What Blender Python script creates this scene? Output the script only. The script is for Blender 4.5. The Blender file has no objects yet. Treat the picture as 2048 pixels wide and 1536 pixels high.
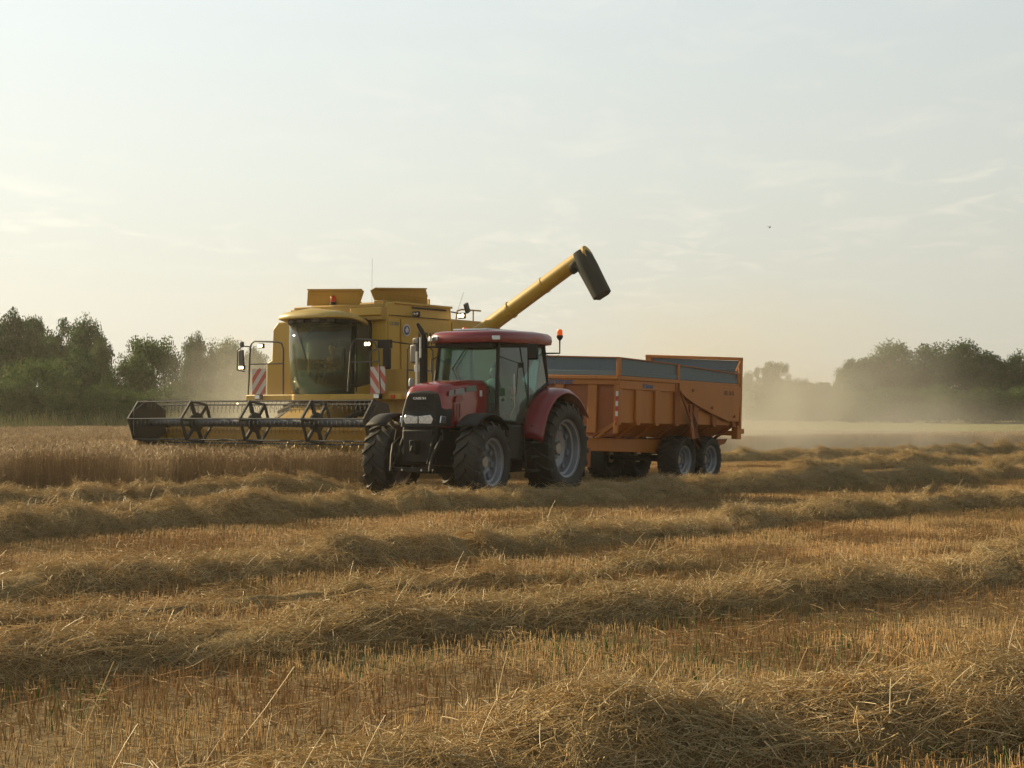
import bpy, bmesh, math, random
import numpy as np
from mathutils import Vector, Matrix, Euler, noise
rad = math.radians
sc = bpy.context.scene
COL = sc.collection
rng = np.random.default_rng(7)
random.seed(7)

# ------------------------------------------------------------------ camera
CAM_H = 1.56
cam_d = bpy.data.cameras.new('camera'); cam = bpy.data.objects.new('camera', cam_d); COL.objects.link(cam)
cam_d.sensor_width = 36.0; cam_d.lens = 36.0 * 3300.0 / 2048.0
cam_d.clip_start = 0.2; cam_d.clip_end = 5000
cam.location = (0, 0, CAM_H)
cam.rotation_euler = (rad(90) + math.atan(60.0 / 3300.0), 0, 0)
sc.camera = cam

# ------------------------------------------------------------------ light
SUN_EL = 21.0
SUN_AZ = Vector((-0.85, 0.53, 0)).normalized()          # horizontal direction to the sun (left, a bit behind the machines)
to_sun = Vector((SUN_AZ.x * math.cos(rad(SUN_EL)), SUN_AZ.y * math.cos(rad(SUN_EL)), math.sin(rad(SUN_EL))))
sun_d = bpy.data.lights.new('sun', 'SUN'); sun = bpy.data.objects.new('sun', sun_d); COL.objects.link(sun)
sun_d.energy = 5.0; sun_d.angle = rad(1.2); sun_d.color = (1.0, 0.80, 0.47)
sun.rotation_euler = (-to_sun).to_track_quat('-Z', 'Y').to_euler()
sun.location = (-30, 20, 20)

w = bpy.data.worlds.new('World'); sc.world = w; w.use_nodes = True
nt = w.node_tree; nt.nodes.clear()
def N(t, **k):
    n = nt.nodes.new(t)
    for a, b in k.items(): setattr(n, a, b)
    return n
def L(a, b): nt.links.new(a, b)
def mathn(op, a, b=None, c=None, clamp=False):
    n = nt.nodes.new('ShaderNodeMath'); n.operation = op; n.use_clamp = clamp
    for i, v in enumerate((a, b, c)):
        if v is None: continue
        if isinstance(v, (int, float)): n.inputs[i].default_value = v
        else: nt.links.new(v, n.inputs[i])
    return n.outputs[0]
def mixc(f, a, b, mode='MIX'):
    n = nt.nodes.new('ShaderNodeMix'); n.data_type = 'RGBA'; n.blend_type = mode
    for i, v in ((0, f), (6, a), (7, b)):
        if isinstance(v, (int, float)): n.inputs[i].default_value = v
        elif isinstance(v, tuple): n.inputs[i].default_value = (*v, 1) if len(v) == 3 else v
        else: nt.links.new(v, n.inputs[i])
    return n.outputs[2]
def ramp(f, stops):
    n = nt.nodes.new('ShaderNodeValToRGB'); e = n.color_ramp.elements
    while len(e) < len(stops): e.new(0.5)
    for q, (p, c) in zip(e, stops):
        q.position = p; q.color = (*c, 1) if isinstance(c, tuple) else (c, c, c, 1)
    nt.links.new(f, n.inputs[0]); return n.outputs[0]
sky = N('ShaderNodeTexSky', sky_type='NISHITA'); sky.sun_disc = False
sky.sun_elevation = rad(SUN_EL); sky.sun_rotation = math.atan2(SUN_AZ.x, SUN_AZ.y)
sky.air_density = 1.2; sky.dust_density = 4.0; sky.ozone_density = 1.0
tc = N('ShaderNodeTexCoord')
nrm = N('ShaderNodeVectorMath', operation='NORMALIZE'); L(tc.outputs['Generated'], nrm.inputs[0])
sep = N('ShaderNodeSeparateXYZ'); L(nrm.outputs[0], sep.inputs[0])
el = mathn('MAXIMUM', sep.outputs[2], 0.0)
dt = N('ShaderNodeVectorMath', operation='DOT_PRODUCT'); L(nrm.outputs[0], dt.inputs[0]); dt.inputs[1].default_value = tuple(to_sun)
sunness = mathn('POWER', mathn('MULTIPLY_ADD', dt.outputs['Value'], 0.5, 0.5, clamp=True), 3.2)
veil = ramp(el, [(0.0, (0.56, 0.52, 0.43)), (0.07, (0.575, 0.572, 0.495)), (0.14, (0.58, 0.602, 0.55)), (0.26, (0.56, 0.61, 0.61)), (0.6, (0.30, 0.34, 0.36)), (1.0, (0.20, 0.24, 0.27))])
gain = mathn('MULTIPLY_ADD', sunness, 0.60, 0.58)
veil = mixc(1.0, veil, gain, 'MULTIPLY')
# thin high cloud streaks on a plane above
pz = mathn('ADD', el, 0.06)
px = mathn('DIVIDE', sep.outputs[0], pz); py = mathn('DIVIDE', sep.outputs[1], pz)
cv = N('ShaderNodeCombineXYZ'); L(mathn('MULTIPLY', px, 1.5), cv.inputs[0]); L(mathn('MULTIPLY', py, 1.0), cv.inputs[1])
cn = N('ShaderNodeTexNoise'); L(cv.outputs[0], cn.inputs['Vector']); cn.inputs['Scale'].default_value = 2.6
cn.inputs['Detail'].default_value = 9; cn.inputs['Roughness'].default_value = 0.62; cn.inputs['Distortion'].default_value = 0.6
cn2 = N('ShaderNodeTexNoise'); L(cv.outputs[0], cn2.inputs['Vector']); cn2.inputs['Scale'].default_value = 0.22; cn2.inputs['Detail'].default_value = 3
band = ramp(cn2.outputs[0], [(0.42, 0.0), (0.58, 1.0)])
cl = ramp(cn.outputs[0], [(0.50, 0.0), (0.74, 1.0)])
clf = mathn('MULTIPLY', mathn('MULTIPLY', cl, band), ramp(el, [(0.0, 0.0), (0.05, 0.3), (0.1, 0.45), (0.2, 0.25), (0.7, 0.1)]))
nish = mixc(1.0, sky.outputs[0], (0.09, 0.09, 0.09), 'MULTIPLY')
base = mixc(0.95, nish, veil)
cloudc = mixc(1.0, (0.80, 0.74, 0.60), mathn('MULTIPLY_ADD', sunness, 0.70, 0.62), 'MULTIPLY')
allc = mixc(clf, base, cloudc)
bg = N('ShaderNodeBackground'); L(allc, bg.inputs[0]); bg.inputs[1].default_value = 1.0
ow = N('ShaderNodeOutputWorld'); L(bg.outputs[0], ow.inputs[0])

vs = sc.view_settings
vs.view_transform = 'Standard'; vs.look = 'None'; vs.exposure = 0.68; vs.gamma = 1.0; vs.use_curve_mapping = False
cy = sc.cycles
cy.use_denoising = True; cy.max_bounces = 8; cy.diffuse_bounces = 3; cy.glossy_bounces = 3
cy.transmission_bounces = 6; cy.transparent_max_bounces = 16; cy.volume_bounces = 1
cy.volume_step_rate = 1.0; cy.volume_max_steps = 96
cy.sample_clamp_indirect = 6.0

# ------------------------------------------------------------------ materials
def newmat(name):
    global nt
    m = bpy.data.materials.new(name); m.use_nodes = True; nt = m.node_tree; nt.nodes.clear()
    out = nt.nodes.new('ShaderNodeOutputMaterial'); return m, out
def principled(col, rough=0.5, metal=0.0, spec=0.5, normal=None):
    p = nt.nodes.new('ShaderNodeBsdfPrincipled')
    for k, v in (('Base Color', col), ('Roughness', rough), ('Metallic', metal)):
        if isinstance(v, tuple): p.inputs[k].default_value = (*v, 1)
        elif isinstance(v, (int, float)): p.inputs[k].default_value = v
        else: nt.links.new(v, p.inputs[k])
    p.inputs['Specular IOR Level'].default_value = spec
    if normal is not None: nt.links.new(normal, p.inputs['Normal'])
    return p
def noisen(scale, detail=4, rough=0.55, vec=None, dist=0.0):
    n = nt.nodes.new('ShaderNodeTexNoise'); n.inputs['Scale'].default_value = scale
    n.inputs['Detail'].default_value = detail; n.inputs['Roughness'].default_value = rough; n.inputs['Distortion'].default_value = dist
    if vec is None:
        t = nt.nodes.new('ShaderNodeTexCoord'); vec = t.outputs['Object']
    nt.links.new(vec, n.inputs['Vector']); return n.outputs[0]
def bump(h, strength=0.3, dist=0.01):
    b = nt.nodes.new('ShaderNodeBump'); b.inputs['Strength'].default_value = strength; b.inputs['Distance'].default_value = dist
    nt.links.new(h, b.inputs['Height']); return b.outputs[0]
DUST = (0.36, 0.27, 0.15)
def paint(name, col, rough=0.35, dust=0.45, metal=0.0, spec=0.5, coat=0.0, dustcol=DUST, bumpy=0.0):
    """painted or plain surface with field dust settled on its upward faces and in patches"""
    m, out = newmat(name)
    g = nt.nodes.new('ShaderNodeNewGeometry'); s = nt.nodes.new('ShaderNodeSeparateXYZ'); nt.links.new(g.outputs['Normal'], s.inputs[0])
    up = mathn('MULTIPLY_ADD', s.outputs[2], 0.55, 0.35, clamp=True)
    pn = ramp(noisen(2.3, 6, 0.65), [(0.35, 0.25), (0.72, 1.0)])
    fine = ramp(noisen(38.0, 3, 0.6), [(0.3, 0.45), (0.8, 1.0)])
    f = mathn('MULTIPLY', mathn('MULTIPLY', mathn('MULTIPLY', up, pn), fine), dust, clamp=True)
    var = mixc(ramp(noisen(0.9, 3), [(0.3, 0.0), (0.75, 0.25)]), col, tuple(c * 0.6 for c in col))
    if dust >= 0.12:
        tcs = nt.nodes.new('ShaderNodeTexCoord'); ms = nt.nodes.new('ShaderNodeMapping'); nt.links.new(tcs.outputs['Object'], ms.inputs[0]); ms.inputs['Scale'].default_value = (9, 9, 0.9)
        streak = ramp(noisen(1.0, 5, 0.7, ms.outputs[0]), [(0.52, 0.0), (0.72, 0.42)])
        var = mixc(streak, var, tuple(c * 0.35 + 0.03 for c in col))
        chips = ramp(noisen(21.0, 6, 0.75), [(0.66, 0.0), (0.70, 0.7)])
        var = mixc(chips, var, (0.13, 0.085, 0.05))
    c = mixc(f, var, dustcol)
    r = mathn('MULTIPLY_ADD', f, 0.5, rough, clamp=True)
    nrmv = bump(noisen(60, 3), 0.25, 0.004) if bumpy else None
    p = principled(c, r, metal, spec, nrmv)
    if coat: p.inputs['Coat Weight'].default_value = coat; p.inputs['Coat Roughness'].default_value = 0.12
    nt.links.new(p.outputs[0], out.inputs[0]); return m
M = {}
M['yellow'] = paint('yellow_paint', (0.49, 0.295, 0.026), 0.45, 0.45)
M['yellow_old'] = paint('worn_yellow_paint', (0.40, 0.235, 0.028), 0.55, 0.5)
M['roof_yellow'] = paint('roof_yellow_paint', (0.50, 0.35, 0.08), 0.35, 0.6)
M['red'] = paint('red_paint', (0.24, 0.010, 0.010), 0.22, 0.12, coat=0.5)
M['red_fender'] = paint('red_plastic', (0.20, 0.008, 0.016), 0.28, 0.12, coat=0.2)
M['black'] = paint('black_plastic', (0.008, 0.008, 0.008), 0.6, 0.12, spec=0.3)
M['frame'] = paint('dark_cast_iron', (0.012, 0.012, 0.012), 0.7, 0.14, spec=0.3)
M['reel'] = paint('dark_green_grey_paint', (0.022, 0.026, 0.028), 0.5, 0.2)
M['reeltube'] = paint('blue_grey_paint', (0.045, 0.055, 0.075), 0.4, 0.25)
M['rubber'] = paint('tyre_rubber', (0.015, 0.016, 0.016), 0.75, 0.22, bumpy=1)
M['spout'] = paint('grey_rubber_spout', (0.032, 0.034, 0.028), 0.8, 0.2, spec=0.3)
M['rim'] = paint('silver_rim_paint', (0.24, 0.26, 0.30), 0.38, 0.3, metal=0.35)
M['steel'] = paint('bare_steel', (0.32, 0.31, 0.29), 0.32, 0.2, metal=0.85)
M['chrome'] = paint('brushed_exhaust_steel', (0.5, 0.49, 0.46), 0.22, 0.1, metal=1.0)
M['grey'] = paint('grey_plastic', (0.05, 0.05, 0.052), 0.5, 0.35)
M['orange'] = paint('orange_paint', (0.40, 0.132, 0.009), 0.5, 0.22)
M['orange_dark'] = paint('worn_orange_paint', (0.28, 0.072, 0.007), 0.6, 0.2)
M['blue_sheet'] = paint('blue_grey_sheet', (0.085, 0.135, 0.165), 0.55, 0.35)
M['white_red'] = None
M['interior'] = paint('cab_interior', (0.035, 0.035, 0.035), 0.7, 0.15)
M['seat'] = paint('seat_fabric', (0.03, 0.03, 0.035), 0.9, 0.1)
M['skin'] = paint('skin', (0.42, 0.22, 0.14), 0.5, 0.0)
M['shirt'] = paint('pale_shirt_cloth', (0.42, 0.42, 0.38), 0.9, 0.0)
M['shirt2'] = paint('brown_shirt_cloth', (0.20, 0.10, 0.06), 0.9, 0.0)
M['jeans'] = paint('dark_blue_cloth', (0.03, 0.04, 0.08), 0.9, 0.0)
M['hair'] = paint('dark_hair', (0.02, 0.014, 0.01), 0.7, 0.0)
M['white'] = paint('white_sticker', (0.6, 0.6, 0.58), 0.4, 0.15)
M['decal_grey'] = paint('silver_decal', (0.22, 0.24, 0.25), 0.4, 0.1)
M['decal_green'] = paint('grey_green_decal', (0.13, 0.18, 0.15), 0.4, 0.1)
M['letter_white'] = paint('white_lettering', (0.75, 0.76, 0.78), 0.3, 0.0)
M['letter_black'] = paint('black_lettering', (0.02, 0.016, 0.01), 0.6, 0.2)
M['letter_blue'] = paint('blue_lettering', (0.05, 0.09, 0.20), 0.5, 0.2)
M['letter_dark'] = paint('brown_lettering', (0.14, 0.05, 0.02), 0.5, 0.2)
M['decal_red'] = paint('red_band', (0.45, 0.03, 0.02), 0.4, 0.1)
M['emblem_blue'] = paint('blue_emblem', (0.03, 0.06, 0.22), 0.4, 0.1)
M['crop_brown'] = paint('straw_caked_metal', (0.22, 0.14, 0.06), 0.8, 0.5)
M['bird'] = paint('dark_feather', (0.03, 0.03, 0.03), 0.8, 0.0)

def glass(name, tint, refl=1.0, rough=0.03, dirt=0.12):
    m, out = newmat(name)
    tr = nt.nodes.new('ShaderNodeBsdfTransparent'); tr.inputs[0].default_value = (*tint, 1)
    gl = nt.nodes.new('ShaderNodeBsdfGlossy'); gl.inputs['Roughness'].default_value = rough; gl.inputs[0].default_value = (0.9, 0.95, 0.92, 1)
    fr = nt.nodes.new('ShaderNodeFresnel'); fr.inputs[0].default_value = 1.5
    df = nt.nodes.new('ShaderNodeBsdfDiffuse'); df.inputs[0].default_value = (0.36, 0.34, 0.27, 1)
    mx = nt.nodes.new('ShaderNodeMixShader'); nt.links.new(mathn('MULTIPLY', fr.outputs[0], 1.35 * refl, clamp=True), mx.inputs[0])
    nt.links.new(tr.outputs[0], mx.inputs[1]); nt.links.new(gl.outputs[0], mx.inputs[2])
    m2 = nt.nodes.new('ShaderNodeMixShader'); nt.links.new(mathn('MULTIPLY', ramp(noisen(3.0, 5), [(0.3, 0.35), (0.75, 1.0)]), dirt), m2.inputs[0])
    nt.links.new(mx.outputs[0], m2.inputs[1]); nt.links.new(df.outputs[0], m2.inputs[2])
    nt.links.new(m2.outputs[0], out.inputs[0]); return m
M['glass'] = glass('green_tinted_glass', (0.62, 0.80, 0.74))
M['glass_door'] = glass('green_door_glass', (0.50, 0.68, 0.64), 1.3)
M['glass_c'] = glass('dusty_tinted_glass', (0.74, 0.80, 0.60), 0.7, dirt=0.14)
M['mirror'] = glass('mirror_glass', (0.2, 0.2, 0.2), 2.0)
def amber(name, col, em=0.0):
    m, out = newmat(name)
    p = principled(col, 0.25, 0, 0.6); p.inputs['Transmission Weight'].default_value = 0.25
    tl = nt.nodes.new('ShaderNodeBsdfTranslucent'); tl.inputs[0].default_value = (min(1, col[0] * 1.2), col[1] * 1.3, col[2], 1)
    mx = nt.nodes.new('ShaderNodeMixShader'); mx.inputs[0].default_value = 0.5
    nt.links.new(p.outputs[0], mx.inputs[1]); nt.links.new(tl.outputs[0], mx.inputs[2]); nt.links.new(mx.outputs[0], out.inputs[0]); return m
M['amber'] = amber('amber_lens', (0.85, 0.25, 0.02))
M['redlens'] = amber('red_orange_lens', (0.80, 0.10, 0.02))
def emis(name, col, s):
    m, out = newmat(name); e = nt.nodes.new('ShaderNodeEmission'); e.inputs[0].default_value = (*col, 1); e.inputs[1].default_value = s
    nt.links.new(e.outputs[0], out.inputs[0]); return m
M['lit'] = emis('lit_work_lamp', (1.0, 0.72, 0.36), 5.0)
M['lit_small'] = emis('lit_marker_lamp', (1.0, 0.70, 0.35), 3.0)
M['lampglass'] = paint('clear_lamp_reflector', (0.55, 0.56, 0.58), 0.12, 0.05, metal=0.8)

def stripes():
    m, out = newmat('red_white_stripes')
    t = nt.nodes.new('ShaderNodeTexCoord'); s = nt.nodes.new('ShaderNodeSeparateXYZ'); nt.links.new(t.outputs['Object'], s.inputs[0])
    return m, out, s
def stripe_mat(sign):
    m, out, s = stripes()
    d = mathn('MULTIPLY_ADD', s.outputs[0], float(sign) * 1.25, s.outputs[2])
    fr = mathn('FRACT', mathn('MULTIPLY', d, 1 / 0.36))
    c = mixc(mathn('GREATER_THAN', fr, 0.5), (0.55, 0.52, 0.48), (0.50, 0.045, 0.03))
    f = mathn('MULTIPLY', noisen(5, 4), 0.35)
    p = principled(mixc(f, c, DUST), 0.4); nt.links.new(p.outputs[0], out.inputs[0]); return m
M['stripe_a'] = stripe_mat(1); M['stripe_b'] = stripe_mat(-1)

# ------------------------------------------------------------------ mesh helpers
class MB:
    def __init__(s): s.v = []; s.f = []
    def add(s, verts, faces):
        o = len(s.v); s.v += [tuple(p) for p in verts]; s.f += [tuple(i + o for i in f) for f in faces]; return s
    def hexa(s, p): return s.add(p, [(0, 3, 2, 1), (4, 5, 6, 7), (0, 1, 5, 4), (1, 2, 6, 5), (2, 3, 7, 6), (3, 0, 4, 7)])
    def box(s, x0, x1, y0, y1, z0, z1):
        x0, x1 = sorted((x0, x1)); y0, y1 = sorted((y0, y1)); z0, z1 = sorted((z0, z1))
        return s.hexa([(x0, y0, z0), (x1, y0, z0), (x1, y1, z0), (x0, y1, z0), (x0, y0, z1), (x1, y0, z1), (x1, y1, z1), (x0, y1, z1)])
    def obox(s, c, size, eul):
        R = Euler(eul).to_matrix(); c = Vector(c); h = [q / 2 for q in size]
        P = [(-1, -1, -1), (1, -1, -1), (1, 1, -1), (-1, 1, -1), (-1, -1, 1), (1, -1, 1), (1, 1, 1), (-1, 1, 1)]
        return s.hexa([c + R @ Vector((a * h[0], b * h[1], d * h[2])) for a, b, d in P])
    def prism(s, poly, axis, a, b):
        n = len(poly)
        def P(q, t): return {'x': (t, q[0], q[1]), 'y': (q[0], t, q[1]), 'z': (q[0], q[1], t)}[axis]
        vs_ = [P(q, a) for q in poly] + [P(q, b) for q in poly]
        return s.add(vs_, [tuple(range(n)), tuple(range(2 * n - 1, n - 1, -1))] + [(i, i + n, (i + 1) % n + n, (i + 1) % n) for i in range(n)])
    def tube(s, pts, r, n=8, closed=False):
        pts = [Vector(p) for p in pts]; m = len(pts); rings = []; prev = None
        rr = r if isinstance(r, (list, tuple)) else [r] * m
        for i, p in enumerate(pts):
            if closed: t = pts[(i + 1) % m] - pts[i - 1]
            else: t = (pts[min(i + 1, m - 1)] - pts[max(i - 1, 0)])
            t.normalize()
            u = prev if prev is not None else (Vector((0, 0, 1)) if abs(t.z) < 0.9 else Vector((1, 0, 0)))
            u = (u - t * u.dot(t)).normalized(); prev = u; w_ = t.cross(u)
            rings.append([p + (u * math.cos(k * 2 * math.pi / n) + w_ * math.sin(k * 2 * math.pi / n)) * rr[i] for k in range(n)])
        vs_ = [q for R in rings for q in R]; fs = []
        for i in range(m if closed else m - 1):
            for k in range(n):
                a = i * n + k; b = i * n + (k + 1) % n; c = ((i + 1) % m) * n + (k + 1) % n; d = ((i + 1) % m) * n + k
                fs.append((a, b, c, d))
        if not closed: fs += [tuple(range(n - 1, -1, -1)), tuple((m - 1) * n + k for k in range(n))]
        return s.add(vs_, fs)
    def lathe(s, prof, axis='x', c=(0, 0, 0), n=40, cap=False):
        vs_ = []; m = len(prof)
        for k in range(n):
            a = 2 * math.pi * k / n
            for (r, t) in prof:
                x, y = r * math.cos(a), r * math.sin(a)
                p = {'x': (t, x, y), 'y': (x, t, y), 'z': (x, y, t)}[axis]
                vs_.append((p[0] + c[0], p[1] + c[1], p[2] + c[2]))
        fs = []
        for k in range(n):
            k2 = (k + 1) % n
            for i in range(m - 1):
                f = (k * m + i, k * m + i + 1, k2 * m + i + 1, k2 * m + i)
                fs.append(f if axis != 'y' else f[::-1])
        return s.add(vs_, fs)
    def grid(s, P):
        """P[i][j] rows of points -> sheet"""
        m, n = len(P), len(P[0])
        return s.add([q for r in P for q in r], [(i * n + j, i * n + j + 1, (i + 1) * n + j + 1, (i + 1) * n + j) for i in range(m - 1) for j in range(n - 1)])
    def build(s, name, mat, parent=None, bevel=0.0, smooth=True, angle=38, origin=None, solid=0.0, fix=True):
        me = bpy.data.meshes.new(name)
        v = s.v
        if origin is not None: v = [(p[0] - origin[0], p[1] - origin[1], p[2] - origin[2]) for p in v]
        me.from_pydata([tuple(p) for p in v], [], s.f)
        if fix:
            bm = bmesh.new(); bm.from_mesh(me); bmesh.ops.recalc_face_normals(bm, faces=bm.faces); bm.to_mesh(me); bm.free()
        if smooth: me.shade_smooth(); me.set_sharp_from_angle(angle=rad(angle))
        me.materials.append(M[mat] if isinstance(mat, str) else mat)
        o = bpy.data.objects.new(name, me); COL.objects.link(o)
        if origin is not None: o.location = origin
        if parent is not None: o.parent = parent
        if solid:
            q = o.modifiers.new('solid', 'SOLIDIFY'); q.thickness = solid; q.offset = 0
        if bevel:
            b = o.modifiers.new('bevel', 'BEVEL'); b.width = bevel; b.segments = 2; b.limit_method = 'ANGLE'; b.angle_limit = rad(40); b.harden_normals = False
        return o
def empty(name, loc, rot=(0, 0, 0)):
    o = bpy.data.objects.new(name, None); COL.objects.link(o); o.location = loc; o.rotation_euler = rot; o.empty_display_size = 0.3; return o
def tag(o, label=None, cat=None, group=None, kind=None):
    for k, v in (('label', label), ('category', cat), ('group', group), ('kind', kind)):
        if v: o[k] = v
    return o
def text(name, body, size, mat, parent, loc, rot, extrude=0.003, sx=1.0, bold=0.0, align='CENTER', shear=0.0):
    c = bpy.data.curves.new(name, 'FONT'); c.body = body; c.size = size; c.extrude = extrude; c.align_x = align; c.align_y = 'CENTER'
    c.offset = bold; c.shear = shear; c.resolution_u = 3
    t = bpy.data.objects.new(name + '_tmp', c); COL.objects.link(t)
    dg = bpy.context.evaluated_depsgraph_get(); me = bpy.data.meshes.new_from_object(t.evaluated_get(dg))
    COL.objects.unlink(t); bpy.data.objects.remove(t)
    me.materials.clear(); me.materials.append(M[mat])
    o = bpy.data.objects.new(name, me); COL.objects.link(o); o.parent = parent
    o.location = loc; o.rotation_euler = rot; o.scale = (sx, 1, 1); return o
def arc(cx, cz, r, a0, a1, n): return [(cx + r * math.cos(rad(a0 + (a1 - a0) * i / n)), cz + r * math.sin(rad(a0 + (a1 - a0) * i / n))) for i in range(n + 1)]

# ------------------------------------------------------------------ terrain
def ground_z(x, y):
    r = max(0.0, y - 80.0)
    rise = 1.0 * (1 - math.exp(-(r / 75.0) ** 1.6)) if r > 0 else 0.0
    return rise + 0.03 * math.sin(x * 0.21 + 1.3) * math.sin(y * 0.17) 
def make_ground():
    ys = list(np.concatenate([np.arange(-30, 60, 2.0), np.arange(60, 240, 8.0), np.array([260, 320, 450, 700, 1200, 2000])]))
    xs = list(np.concatenate([np.array([-1500, -700, -350, -200]), np.arange(-120, 121, 4.0), np.array([200, 350, 700, 1500])]))
    P = [[(x, y, ground_z(x, y)) for x in xs] for y in ys]
    m, out = newmat('stubble_soil')
    g = nt.nodes.new('ShaderNodeNewGeometry'); pos = g.outputs['Position']
    big = noisen(0.35, 4, 0.6, pos); mid = noisen(6.0, 5, 0.7, pos); fine = noisen(55.0, 4, 0.7, pos)
    c = mixc(ramp(mid, [(0.35, 0.0), (0.7, 1.0)]), (0.12, 0.08, 0.042), (0.24, 0.16, 0.075))
    c = mixc(ramp(fine, [(0.45, 0.0), (0.7, 0.8)]), c, (0.34, 0.23, 0.10))
    c = mixc(ramp(big, [(0.4, 0.0), (0.7, 0.5)]), c, (0.17, 0.14, 0.06))
    s = nt.nodes.new('ShaderNodeSeparateXYZ'); nt.links.new(pos, s.inputs[0])
    # the meadow beyond the cereal field
    far = mathn('MULTIPLY', mathn('SUBTRACT', s.outputs[1], mathn('MULTIPLY_ADD', noisen(0.1, 2, 0.5, pos), 6.0, 86.0)), 0.4, clamp=True)
    mead = mixc(ramp(noisen(0.5, 5, 0.7, pos), [(0.35, 0.0), (0.7, 1.0)]), (0.16, 0.15, 0.05), (0.26, 0.22, 0.10))
    c = mixc(far, c, mead)
    p = principled(c, 0.95, 0, 0.1, bump(mid, 0.6, 0.05)); nt.links.new(p.outputs[0], out.inputs[0])
    o = MB().grid(P).build('field_ground', m, smooth=True, fix=False)
    tag(o, 'brown stubble field running back to the meadow and the hedge', 'field', kind='structure')
make_ground()

# ------------------------------------------------------------------ straw materials and tiles
def straw_mat(name, cols, trans=0.25, patch=None, rough=0.6):
    m, out = newmat(name)
    a = nt.nodes.new('ShaderNodeAttribute'); a.attribute_name = 'tint'
    oi = nt.nodes.new('ShaderNodeObjectInfo')
    v = mathn('FRACT', mathn('MULTIPLY_ADD', oi.outputs['Random'], 0.35, a.outputs['Fac']))
    c = ramp(v, cols)
    if patch:
        g = nt.nodes.new('ShaderNodeNewGeometry')
        f = ramp(noisen(patch[1], 3, 0.6, g.outputs['Position']), [(0.4, 0.0), (0.62, 1.0)])
        c = mixc(mathn('MULTIPLY', f, patch[2]), c, patch[0])
    p = principled(c, rough, 0, 0.35)
    tl = nt.nodes.new('ShaderNodeBsdfTranslucent'); nt.links.new(c, tl.inputs[0])
    mx = nt.nodes.new('ShaderNodeMixShader'); mx.inputs[0].default_value = trans
    nt.links.new(p.outputs[0], mx.inputs[1]); nt.links.new(tl.outputs[0], mx.inputs[2]); nt.links.new(mx.outputs[0], out.inputs[0]); return m
M['straw'] = straw_mat('loose_straw', [(0.0, (0.40, 0.265, 0.11)), (0.3, (0.62, 0.43, 0.19)), (0.6, (0.72, 0.54, 0.27)), (0.85, (0.80, 0.66, 0.41)), (1.0, (0.38, 0.28, 0.12))], 0.33, ((0.46, 0.37, 0.18), 0.5, 0.4), rough=0.42)
M['stubble'] = straw_mat('stubble_stalks', [(0.0, (0.20, 0.105, 0.035)), (0.4, (0.42, 0.24, 0.085)), (0.75, (0.56, 0.345, 0.14)), (1.0, (0.64, 0.48, 0.26))], 0.25, ((0.27, 0.21, 0.09), 0.35, 0.5))
M['wheat'] = straw_mat('ripe_wheat', [(0.0, (0.21, 0.13, 0.065)), (0.5, (0.37, 0.25, 0.125)), (1.0, (0.60, 0.45, 0.26))], 0.25)
M['weed'] = straw_mat('green_weed', [(0.0, (0.08, 0.14, 0.025)), (0.5, (0.13, 0.20, 0.04)), (1.0, (0.18, 0.24, 0.06))], 0.35)
M['fringe'] = straw_mat('tall_field_edge_grass', [(0.0, (0.17, 0.19, 0.06)), (0.5, (0.30, 0.30, 0.11)), (1.0, (0.46, 0.40, 0.19))], 0.3)

def mesh_from_arrays(name, verts, quads, tint, mat):
    """verts (N,3), quads (M,4), tint (N,)"""
    me = bpy.data.meshes.new(name)
    nv, nf = len(verts), len(quads)
    me.vertices.add(nv); me.vertices.foreach_set('co', verts.astype(np.float32).ravel())
    me.loops.add(nf * 4); me.loops.foreach_set('vertex_index', quads.astype(np.int32).ravel())
    me.polygons.add(nf); me.polygons.foreach_set('loop_start', np.arange(0, nf * 4, 4, dtype=np.int32))
    try: me.polygons.foreach_set('loop_total', np.full(nf, 4, dtype=np.int32))
    except Exception: pass
    me.update(calc_edges=True)
    at = me.attributes.new('tint', 'FLOAT', 'POINT'); at.data.foreach_set('value', tint.astype(np.float32))
    me.materials.append(M[mat]); me.shade_smooth(); return me
def stalks(base, dirs, length, width, bend, segs=2, seed=0, taper=0.7):
    """many thin three-sided stalks; base (n,3), dirs (n,3) unit, bend (n,3) offset at the tip"""
    n = len(base); K = segs + 1
    t = np.linspace(0, 1, K)[None, :, None]
    spine = base[:, None, :] + dirs[:, None, :] * (length[:, None, None] * t) + bend[:, None, :] * (t ** 2)
    ref = np.where(np.abs(dirs[:, 2:3]) > 0.8, np.array([[1.0, 0, 0]]), np.array([[0, 0, 1.0]]))
    u = np.cross(dirs, ref); u /= np.linalg.norm(u, axis=1, keepdims=True) + 1e-9; v = np.cross(dirs, u)
    wd = (width[:, None, None] / 2) * (1 - (1 - taper) * t)
    ring = []
    for k in range(3):
        a = 2 * math.pi * k / 3
        ring.append(spine + (u * math.cos(a) + v * math.sin(a))[:, None, :] * wd)
    V = np.stack(ring, axis=2).reshape(n, K * 3, 3)
    q = []
    for i in range(segs):
        for k in range(3): q.append((i * 3 + k, i * 3 + (k + 1) % 3, (i + 1) * 3 + (k + 1) % 3, (i + 1) * 3 + k))
    q = np.array(q)
    Q = (q[None] + (np.arange(n) * K * 3)[:, None, None]).reshape(-1, 4)
    return V.reshape(-1, 3), Q, K * 3
def join_arrays(parts):
    V = []; Q = []; T = []; o = 0
    for v, q, t in parts: V.append(v); Q.append(q + o); T.append(t); o += len(v)
    return np.concatenate(V), np.concatenate(Q), np.concatenate(T)
def unit(a): return a / (np.linalg.norm(a, axis=1, keepdims=True) + 1e-9)

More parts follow.
